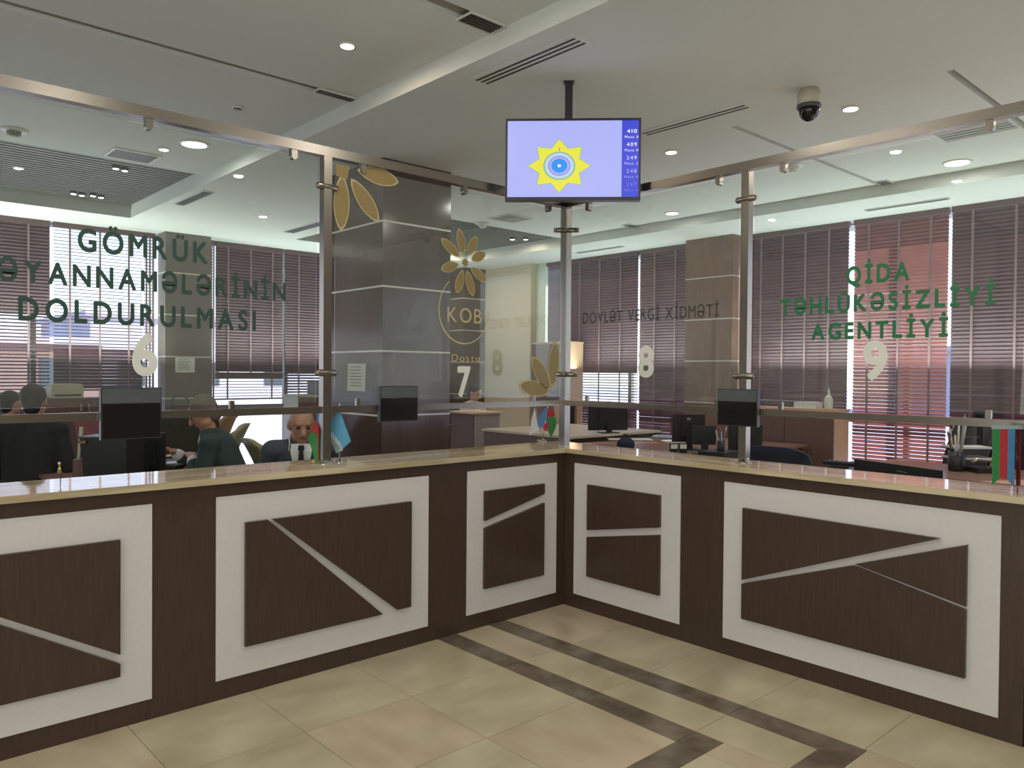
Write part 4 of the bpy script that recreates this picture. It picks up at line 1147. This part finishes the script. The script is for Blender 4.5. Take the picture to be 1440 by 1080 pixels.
# chairs
def office_chair(c, yaw, m, label, w=.46, bh=.52, seat=.46, arms=True, lean=.18, metalc=chrome, curved=True):
    """yaw: direction the sitter faces"""
    c = (c[0]+math.cos(yaw)*.34, c[1]+math.sin(yaw)*.34)       # c is where the backrest stands
    t = thing('office_chair', (c[0], c[1], 0), label, 'chair')
    n = Vector((math.cos(yaw), math.sin(yaw), 0)); u = Vector((-n.y, n.x, 0)); z3 = Vector((0, 0, 1))
    C0 = Vector((c[0], c[1], 0))
    def P(a, b, h): return C0+n*a+u*b+z3*h
    mb = MB()
    N, K = 10, 8
    for side_ in (0, 1):
        vs = []
        for j in range(K+1):
            tt = j/K
            ww = w/2*(1-.16*tt**3-.05*(1-tt))
            for i in range(N+1):
                s_ = -1+2*i/N
                curve = .05*(s_**2)+.03*math.sin(PI*tt)
                hh = seat+.06+bh*tt-(.05*s_**4 if tt > .9 else 0)
                vs.append(P(-.22-lean*tt+curve-(0.055 if side_ else 0), ww*s_, hh))
        fs = [(j*(N+1)+i, j*(N+1)+i+1, (j+1)*(N+1)+i+1, (j+1)*(N+1)+i) for j in range(K) for i in range(N)]
        mb.add(vs, fs, 0, True)
        if side_ == 0: M0 = len(vs)
    bd = [i for i in range(N+1)]+[(j)*(N+1)+N for j in range(1, K+1)]+[K*(N+1)+i for i in range(N-1, -1, -1)]+[j*(N+1) for j in range(K-1, 0, -1)]
    o = len(bd)
    for k_ in range(o):
        a_, b_ = bd[k_], bd[(k_+1) % o]
        mb.f.append((a_, b_, b_+M0, a_+M0)); mb.m.append(0); mb.sm.append(True)
    mb.build('backrest', m, t)
    sb = MB(); pts = [(.24*math.cos(a)*(1.0 if True else 1), w/2*math.sin(a)) for a in [2*PI*i/20 for i in range(20)]]
    pts = [(math.copysign(abs(math.cos(a))**.5, math.cos(a))*.24, math.copysign(abs(math.sin(a))**.5, math.sin(a))*w/2) for a in [2*PI*i/24 for i in range(24)]]
    sb.prism(pts, seat-.04, seat+.05, lambda a, b, h: tuple(P(a, b, h))); sb.build('seat', m, t)
    MB().tube([P(0, 0, .08), P(0, 0, seat-.04)], .028, 12).build('gas_lift', metalc, t)
    for i in range(5):
        a = 2*PI*i/5
        lg = MB().tube([P(0, 0, .10), P(.27*math.cos(a), .27*math.sin(a), .065)], [.025, .016], 8).build('leg', metalc, t)
        MB().ell(P(.27*math.cos(a), .27*math.sin(a), .028), (.028, .028, .028), 10, 8).build('castor', black, lg)
    if arms:
        for s_ in (-1, 1):
            MB().tube([P(.10, s_*(w/2+.01), seat-.02), P(.14, s_*(w/2+.03), seat+.18), P(.08, s_*(w/2+.03), seat+.22), P(-.2, s_*(w/2+.01), seat+.23)], .014, 10).build('armrest', metalc, t)
    return t
p = ad(362, 640, 6.6); office_chair((p.x, p.y), -.1, beige_ch, 'olive-beige leather chair tilted before the bright window', .36, .50, .42, lean=.20)
p = ad(333, 640, 6.9); office_chair((p.x, p.y), 2.6, beige_ch, 'olive-beige leather chair right behind the suited man', .44, .56, .46)
p = ad(318, 612, 8.2); office_chair((p.x, p.y), 2.4, mat('tan_leather', srgb(168, 138, 110), .5, noise=.05), 'tan round-backed chair behind the suited man\'s shoulder', .40, .58, .46)
p = ad(250, 625, 7.3); office_chair((p.x, p.y), 1.2, olive, 'dark olive leather armchair beside the large display box', .80, .62, .48)
p = ad(127, 610, 8.2); office_chair((p.x, p.y), -1.2, maroon, 'maroon fabric chair between the black box and the display', .36, .55, .45)
p = ad(1088, 640, 5.6); office_chair((p.x, p.y), .2, navy, 'dark navy chair back just behind the right steel post', .56, .46, .52)
p = ad(1372, 640, 7.2); office_chair((p.x, p.y), 2.6, black, 'black office chair with a chrome arm behind the pennant at the right', .52, .62, .48)
p = ad(253, 580, 8.6)
t = thing('arched_stand', (p.x, p.y, 0), 'thin grey metal arch in front of the grey column', 'stand')
MB().tube([(p.x-.09, p.y, .2), (p.x-.09, p.y, 1.18)]+[(p.x-.09*math.cos(PI*i/10), p.y, 1.18+.09*math.sin(PI*i/10)) for i in range(1, 10)]+[(p.x+.09, p.y, 1.18), (p.x+.09, p.y, .2)], .010, 8).build('arch', greyp, t)
MB().box(p.x-.15, p.x+.15, p.y-.12, p.y+.12, 0, .2).build('base', black, t)

# black box (printer) and neighbours at the left
A = az(148, 667, .93)
p = ad(157, 640, 4.85)
t = thing('black_printer', (p.x, p.y, .78), 'black boxy printer standing behind the left counter', 'printer')
f = lambda u_, v_, w_: tuple(Vector((p.x, p.y, 0))+rr*u_*.95+Vector((0, 0, .78+(v_-.78)*1.02))-ff*w_*.8)
h_ = 0
MB().prism([(-.10, .78), (.145, .78), (.145, 1.125), (-.10, 1.12)], -.16, .12, f).build('body', black, t)
MB().prism([(-.125, .78), (-.10, .78), (-.10, 1.115), (-.165, 1.125)], -.15, .10, f).build('side', black, t)
MB().prism([(-.17, 1.12), (.145, 1.125), (.145, 1.132), (-.17, 1.13)], -.16, .115, f).build('top_plate', greyp, t)
MB().prism([(-.16, 1.09), (-.11, 1.09), (-.11, 1.11), (-.16, 1.105)], .12, .13, f).build('button_panel', chrome, t)
# cup with pen left of printer, at the customs desk
p = ad(112, 640, 4.85)
t = thing('file_holder', (p.x, p.y, .78), 'upright holder with a cream file between the dark jacket and the black printer', 'file')
f = lambda u_, v_, w_: tuple(Vector((p.x, p.y, 0))+rr*u_+Vector((0, 0, v_))-ff*w_)
MB().prism([(-.03, .78), (.04, .78), (.05, .99), (-.025, .99)], -.04, .03, f).build('holder', cab_m, t)
MB().prism([(-.012, .99), (.005, .99), (.022, 1.19), (.004, 1.19)], -.005, .01, f).build('file', creamp, t)
# small stick (flag pole / pen) on the counter at far left
p = az(85, 678, 1.05)
t = thing('pen_on_stand', (p.x, p.y, 1.05), 'slim pen standing on the left counter in front of the dark jacket', 'pen')
MB().tube([(p.x, p.y, 1.05), (p.x, p.y, 1.09)], .002, 8).build('stand', black, t)
MB().tube([(p.x, p.y, 1.088), (p.x-.004, p.y, 1.13)], [.006, .004], 10).build('barrel', brass, t)
MB().ell((p.x-.005, p.y, 1.134), (.006, .006, .006), 10, 8).build('cap', whitep, t)

p = ad(205, 637, 5.3); monitor((p.x, p.y, .78), .26, .30, TC, 'black monitor between the black printer and the suited man', .04)
# keyboard of suited man
p = az(236, 655, .80)
t = thing('keyboard', (p.x, p.y, .785), 'black keyboard under the suited man\'s hands', 'keyboard')
f = lambda u_, v_, w_: tuple(Vector((p.x, p.y, 0))+rr*u_+ff*v_+Vector((0, 0, w_)))
MB().prism([(-.16, -.06), (.10, -.09), (.12, .04), (-.14, .06)], .785, .81, f).build('base', black, t)
for i in range(9):
    for j in range(3):
        MB().prism([(-.145+.028*i, -.05+.03*j), (-.122+.028*i, -.053+.03*j), (-.122+.028*i, -.028+.03*j), (-.145+.028*i, -.025+.03*j)], .81, .814, f).build('key', greyp, t)

# reception pedestal in the far part
t = thing('pedestal_desk', (3.3, 4.8, 0), 'pale topped pedestal desk in front of the cream wall', 'desk')
MB().box(2.86, 3.40, 4.42, 5.05, .985, 1.01, bev=.004).build('desk_top', mat('sunlit_oak_top', srgb(226, 196, 170), .5, noise=.04), t)  # sun on the top is put into this paler oak colour
MB().box(2.93, 3.36, 4.47, 4.50, 0, .984).build('end_panel', mat('ash_panel', srgb(172, 158, 156), .5, noise=.06, scale=5, stretch=(12, 12, 1)), t)
MB().box(2.92, 2.95, 4.50, 5.0, 0, .984).build('side_panel', cab_m, t)
MB().box(3.34, 3.37, 4.50, 5.0, 0, .984).build('side_panel', cab_m, t)

# ------------------------------------------------------------------ people
def remesh(o, vox, sm=4):
    r = o.modifiers.new('remesh', 'REMESH'); r.mode = 'VOXEL'; r.voxel_size = vox; r.use_smooth_shade = True
    s_ = o.modifiers.new('smooth', 'SMOOTH'); s_.iterations = sm; s_.factor = .5
    return o
def cap(mb, a, b, ra, rb, flat=None, seg=14):
    """tapered capsule; flat=(axis vector, factor) squashes it along that axis"""
    a, b = Vector(a), Vector(b)
    pts, rs = [], []
    d = (b-a); L = d.length; dn = d.normalized() if L > 1e-6 else Vector((0, 0, 1))
    for i in range(5):
        t_ = -PI/2+PI/2*i/4; pts.append(a+dn*(math.sin(t_)*ra)); rs.append(max(.002, math.cos(t_)*ra))
    for i in range(5):
        t_ = PI/2*i/4; pts.append(b+dn*(math.sin(t_)*rb)); rs.append(max(.002, math.cos(t_)*rb))
    i0 = len(mb.v)
    mb.tube(pts, rs, seg)
    if flat:
        ax, k_ = Vector(flat[0]).normalized(), flat[1]
        mid = a.lerp(b, .5)
        for i in range(i0, len(mb.v)):
            v = Vector(mb.v[i]); q_ = (v-mid).dot(ax)-(0)
            base_ = ((a-mid).dot(ax)+((v-a).dot(dn)/max(L, 1e-6))*(b-a).dot(ax)) if L > 1e-6 else 0
            mb.v[i] = tuple(v-ax*(q_-base_)*(1-k_))
def person(loc, yaw, label, top_m, bottom_m=blackc, hair_m=hair, seat=.46, lean=0.25, head_yaw=0, head_pitch=0.0, arms='desk', hair_style='short',
           skin_m=skin, vox=.012, shirt_m=None, scale=1.0, tie=None, hand_t=None, stand=False, neck=.155):
    """seated (or standing) figure; local x = forward, y = its left"""
    t = thing('person', (loc[0], loc[1], 0), label, 'person')
    n = Vector((math.cos(yaw), math.sin(yaw), 0)); u = Vector((-n.y, n.x, 0)); z3 = Vector((0, 0, 1))
    C0 = Vector((loc[0], loc[1], 0))
    def P(a, b, h): return C0+(n*a+u*b)*scale+z3*h
    st = seat+.09 if not stand else .92
    hip = P(0, 0, st)
    ch = P(math.sin(lean)*.36, 0, st+math.cos(lean)*.36*scale)
    nk = P(math.sin(lean)*.50, 0, st+math.cos(lean)*.50*scale)
    hd = nk+n*(.03+.06*math.sin(lean))*scale+z3*neck*scale
    sh = {s_: nk+u*s_*.175*scale-z3*.055*scale for s_ in (-1, 1)}
    if stand:
        kn = {s_: P(.02, s_*.10, .48) for s_ in (-1, 1)}; an = {s_: P(0, s_*.10, .08) for s_ in (-1, 1)}
    else:
        kn = {s_: P(.42, s_*.12, st-.02) for s_ in (-1, 1)}; an = {s_: P(.44, s_*.12, .08) for s_ in (-1, 1)}
    if arms == 'desk':
        el = {s_: P(math.sin(lean)*.36+.10, s_*.25, st+.14) for s_ in (-1, 1)}
        wr = {s_: P(math.sin(lean)*.36+.34, s_*.13, st+.23) for s_ in (-1, 1)}
    else:
        el = {s_: P(math.sin(lean)*.3+.0, s_*.26, st+.18) for s_ in (-1, 1)}
        wr = {s_: P(.22, s_*.20, st+.06) for s_ in (-1, 1)}
    if hand_t:
        for s_ in (-1, 1):
            if s_ in hand_t:
                wr[s_] = Vector(hand_t[s_])
                mid = sh[s_].lerp(wr[s_], .5)
                L_ = (wr[s_]-sh[s_]).length; tot = .55*scale
                if L_ > tot*.97: wr[s_] = sh[s_]+(wr[s_]-sh[s_]).normalized()*tot*.97; mid = sh[s_].lerp(wr[s_], .5); L_ = tot*.97
                el[s_] = mid+(-z3*.8+u*s_*.6).normalized()*math.sqrt(max(0, (tot/2)**2-(L_/2)**2))
    def torso(mb, g):
        cap(mb, hip, ch, .165*scale+g, .17*scale+g, (n, .68))
        cap(mb, ch, nk-z3*.05, .165*scale+g, .10*scale+g, (n, .70))
        cap(mb, sh[-1], sh[1], .062*scale+g, .062*scale+g)
    def arm(mb, g, s_, end=1.0):
        cap(mb, sh[s_], el[s_], .055*scale+g, .043*scale+g); w_ = el[s_].lerp(wr[s_], end)
        cap(mb, el[s_], w_, .043*scale+g, (.030 if end >= 1 else .034)*scale+g)
    mb = MB()
    torso(mb, 0); arm(mb, 0, 1); arm(mb, 0, -1)
    for s_ in (-1, 1):
        cap(mb, P(0, s_*.09, st), kn[s_], .085*scale, .06*scale); cap(mb, kn[s_], an[s_], .055*scale, .038*scale)
        cap(mb, an[s_]-z3*.03, an[s_]-z3*.04+n*.15, .035, .028)
    cap(mb, nk-z3*.04, nk.lerp(hd, .65), .056*scale, .052*scale)
    # head
    hn = (n*math.cos(head_yaw)+u*math.sin(head_yaw)); hu = Vector((-hn.y, hn.x, 0))
    fwd = (hn*math.cos(head_pitch)-z3*math.sin(head_pitch)).normalized(); upv = hu.cross(fwd)*-1
    if upv.z < 0: upv = -upv
    R3 = Matrix((fwd, hu, upv)).transposed()
    def H(a, b, c): return hd+R3 @ Vector((a*scale, b*scale, c*scale))
    sc_ = scale
    mb.ell(H(-.005, 0, .025), (.098*sc_, .077*sc_, .093*sc_), 20, 14, rot=R3)
    cap(mb, H(.035, 0, -.02), H(.050, 0, -.078), .062*sc_, .036*sc_)
    cap(mb, H(.02, .02, -.06), H(.02, -.02, -.06), .05*sc_, .05*sc_)
    cap(mb, H(.088, 0, .018), H(.112, 0, -.020), .010*sc_, .016*sc_)
    cap(mb, H(.080, .03, .036), H(.080, -.03, .036), .016*sc_, .016*sc_)
    cap(mb, H(.083, .018, -.052), H(.083, -.018, -.052), .010*sc_, .010*sc_)
    for s_ in (-1, 1):
        mb.ell(H(-.005, s_*.080, .0), (.018*sc_, .010*sc_, .032*sc_), 10, 8, rot=R3)
    # hands
    for s_ in (-1, 1):
        hdv = (wr[s_]-el[s_]).normalized()
        hdv = (hdv+Vector((0, 0, -.15))).normalized()
        sd_ = hdv.cross(z3).normalized()
        pn = sd_.cross(hdv)
        w0 = wr[s_]; pc = w0+hdv*.045*sc_; pe = w0+hdv*.085*sc_
        cap(mb, w0, w0+hdv*.03, .028*sc_, .030*sc_)
        for k_ in range(4):
            off = (k_-1.5)*.019*sc_
            cap(mb, w0+hdv*.02+sd_*off*.6, pe+sd_*off, .014*sc_, .012*sc_, seg=8)
            ln_ = [.066, .076, .072, .056][k_ if s_ > 0 else 3-k_]*sc_
            j1 = pe+sd_*off*1.15+hdv*ln_*.5-pn*.008; j2 = j1+hdv*ln_*.38-pn*.026
            cap(mb, pe+sd_*off, j1, .0105*sc_, .0095*sc_, seg=8); cap(mb, j1, j2, .0095*sc_, .008*sc_, seg=8)
        ts = 1 if sd_.dot(u)*s_ < 0 else -1
        tb = w0+hdv*.03+sd_*ts*.026; tm = tb+(hdv*.6+sd_*ts*.7-pn*.2).normalized()*.034; te = tm+(hdv*.95+sd_*ts*.15-pn*.2).normalized()*.028
        cap(mb, tb, tm, .013*sc_, .011*sc_, seg=8); cap(mb, tm, te, .011*sc_, .009*sc_, seg=8)
    body = remesh(mb.build('body', skin_m, t, fix=False), vox*.75, 2)
    # clothes
    jb = MB(); torso(jb, .016); arm(jb, .014, 1, .86); arm(jb, .014, -1, .86)
    cap(jb, nk-z3*.06, nk-z3*.015, .085*sc_, .066*sc_)
    jk = remesh(jb.build('jacket', top_m, t, fix=False), vox, 4)
    tb_ = MB()
    cap(tb_, P(0, -.06, st-.02), P(0, .06, st-.02), .14*sc_, .14*sc_)
    for s_ in (-1, 1):
        cap(tb_, P(0, s_*.09, st), kn[s_], .10*sc_, .075*sc_); cap(tb_, kn[s_], an[s_]+z3*.04, .072*sc_, .06*sc_)
    remesh(tb_.build('trousers', bottom_m, t, fix=False), vox*1.4, 3)
    for s_ in (-1, 1):
        sb_ = MB(); cap(sb_, an[s_]-z3*.03, an[s_]-z3*.035+n*.17, .043, .036); sb_.build('shoe', blackg, t)
    if shirt_m:
        f = n
        base_ = nk-z3*.03+n*(.068*sc_+.004)
        dn = (ch-nk).normalized()
        outw = (n+dn*.0).normalized()
        pts = []
        c1 = MB()
        W_ = [.062, .066, .044, .012]
        H_ = [0, -.05, -.16, -.27]
        vs = []
        for wv, hv in zip(W_, H_):
            cpt = nk+dn*(-hv)*sc_+n*(.062+.055*min(1, -hv/.1))*sc_*1.02+n*.016
            vs += [cpt+u*wv, cpt-u*wv]
        c1.add(vs, [(0, 1, 3, 2), (2, 3, 5, 4), (4, 5, 7, 6)])
        so = c1.build('shirt_front', shirt_m, t); md = so.modifiers.new('t', 'SOLIDIFY'); md.thickness = .012
        cb = MB(); cap(cb, nk-z3*.02, nk+z3*.008+n*.006, .066*sc_, .060*sc_); remesh(cb.build('collar', shirt_m, t, fix=False), .01, 1)
        for s_ in (-1, 1):
            kb = MB(); a_ = el[s_].lerp(wr[s_], .86); cap(kb, a_, el[s_].lerp(wr[s_], .96), .047*sc_, .043*sc_); kb.build('cuff', shirt_m, t)
        if tie:
            tm_ = MB()
            vs = []
            for wv, hv in zip([.016, .020, .012, .022, .026], [-.008, -.03, -.045, -.14, -.24]):
                cpt = nk+dn*(-hv)*sc_+n*(.062+.055*min(1, -hv/.1))*sc_*1.02+n*.034
                vs += [cpt+u*wv, cpt-u*wv]
            tm_.add(vs, [(0, 1, 3, 2), (2, 3, 5, 4), (4, 5, 7, 6), (6, 7, 9, 8)])
            so = tm_.build('tie', tie, t); md = so.modifiers.new('t', 'SOLIDIFY'); md.thickness = .008
    # hair, eyes, brows
    hm = MB()
    if hair_style != 'bald':
        hm.ell(H(-.020, 0, .045), (.098*sc_, .086*sc_, .090*sc_), 20, 14, rot=R3)
        if hair_style == 'long':
            cap(hm, H(-.05, 0, .02), H(-.075, 0, -.08), .075*sc_, .055*sc_)
            hm.ell(H(-.10, 0, .05), (.05*sc_, .05*sc_, .05*sc_), 14, 10)
        else:
            cap(hm, H(-.045, 0, .0), H(-.05, 0, -.04), .068*sc_, .058*sc_)
    else:
        cap(hm, H(-.055, .04, -.02), H(-.055, -.04, -.02), .045*sc_, .045*sc_)
    remesh(hm.build('hair', hair_m, t, fix=False), .012, 2)
    for s_ in (-1, 1):
        MB().ell(H(.086, s_*.032, .012), (.008*sc_, .013*sc_, .007*sc_), 10, 8, rot=R3).build('eye', blackg, t)
        eb = MB(); cap(eb, H(.095, s_*.018, .034), H(.090, s_*.046, .034), .005*sc_, .004*sc_, seg=8); eb.build('eyebrow', hair_m, t)
    ms = MB(); cap(ms, H(.0925, .018, -.050), H(.0925, -.018, -.050), .0035*sc_, .0035*sc_, seg=8); ms.build('mouth', mat('lips', srgb(140, 84, 76), .5, noise=.05), t)
    t['head'] = 0
    return t, H, P, nk

# 1 dark-clad visitor-like worker at the left, seen from behind
p = ad(40, 600, 5.75)
person((p.x, p.y), math.atan2(ff.y, ff.x)+.15, 'person in dark clothes with short black hair seen from behind at the left edge', blackc, seat=.54, lean=.10, arms='rest', skin_m=skin, scale=1.03, head_yaw=.1)
# 2 partly hidden dark-haired person
p = ad(4, 600, 7.6)
person((p.x, p.y), math.atan2(ff.y, ff.x)-.4, 'dark-haired seated person half hidden at the far left edge', mat('maroon_top', srgb(110, 80, 84), .8), seat=.46, lean=.1, arms='rest')
# 3 suited man leaning over the keyboard
hp = az(262, 653, .83)
hp2 = az(240, 646, .83)
p = ad(338, 640, 6.1)
person((p.x, p.y), math.atan2(-rr.y, -rr.x)+.30, 'older man in a dark teal suit leaning forward to a keyboard', suit, hair_m=mat('grey_hair', srgb(104, 94, 88), .7, noise=.1), hair_style='short', seat=.46, lean=.40, head_pitch=.55, shirt_m=shirt, arms='desk', hand_t={1: (hp.x+.05, hp.y, .86), -1: (hp2.x+.05, hp2.y, .87)}, vox=.010, scale=1.08)
# 4 bald man facing the counter
p = ad(424, 640, 5.12)
tt_, H4, P4_, nk4 = person((p.x, p.y), TC+.25, 'bald man in a navy suit, white shirt and dark tie facing the counter', suit_n, hair_m=mat('stubble', srgb(120, 92, 78), .7, noise=.1), hair_style='bald', seat=.50, lean=.14, neck=.115, head_pitch=.30, shirt_m=shirt, tie=blackc, vox=.010, arms='rest', head_yaw=.15)
l_ = MB(); a_ = H4(.02, -.082, -.03); b_ = H4(.05, -.075, -.10)
l_.tube([a_, b_, b_+Vector((0, 0, -.05))-ff*.02], .004, 8); l_.build('ear_cord', whitep, tt_)
# 5 woman at the pedestal
p = ad(654, 600, 11.9)
person((p.x, p.y), TC+.9, 'dark-haired woman in a pale sunlit blouse behind the pedestal desk', blouse, hair_style='long', seat=.50, lean=.3, head_pitch=.5, skin_m=mat('warm_skin', srgb(214, 160, 132), .5, noise=.04), scale=1.02)
# 6 person at the far right edge
p = ad(1449, 620, 6.8)
person((p.x, p.y), math.atan2(rr.y, rr.x)+.5, 'person with long dark hair cut off by the right edge', blackc, hair_style='long', seat=.52, lean=.1, arms='rest', scale=1.05)
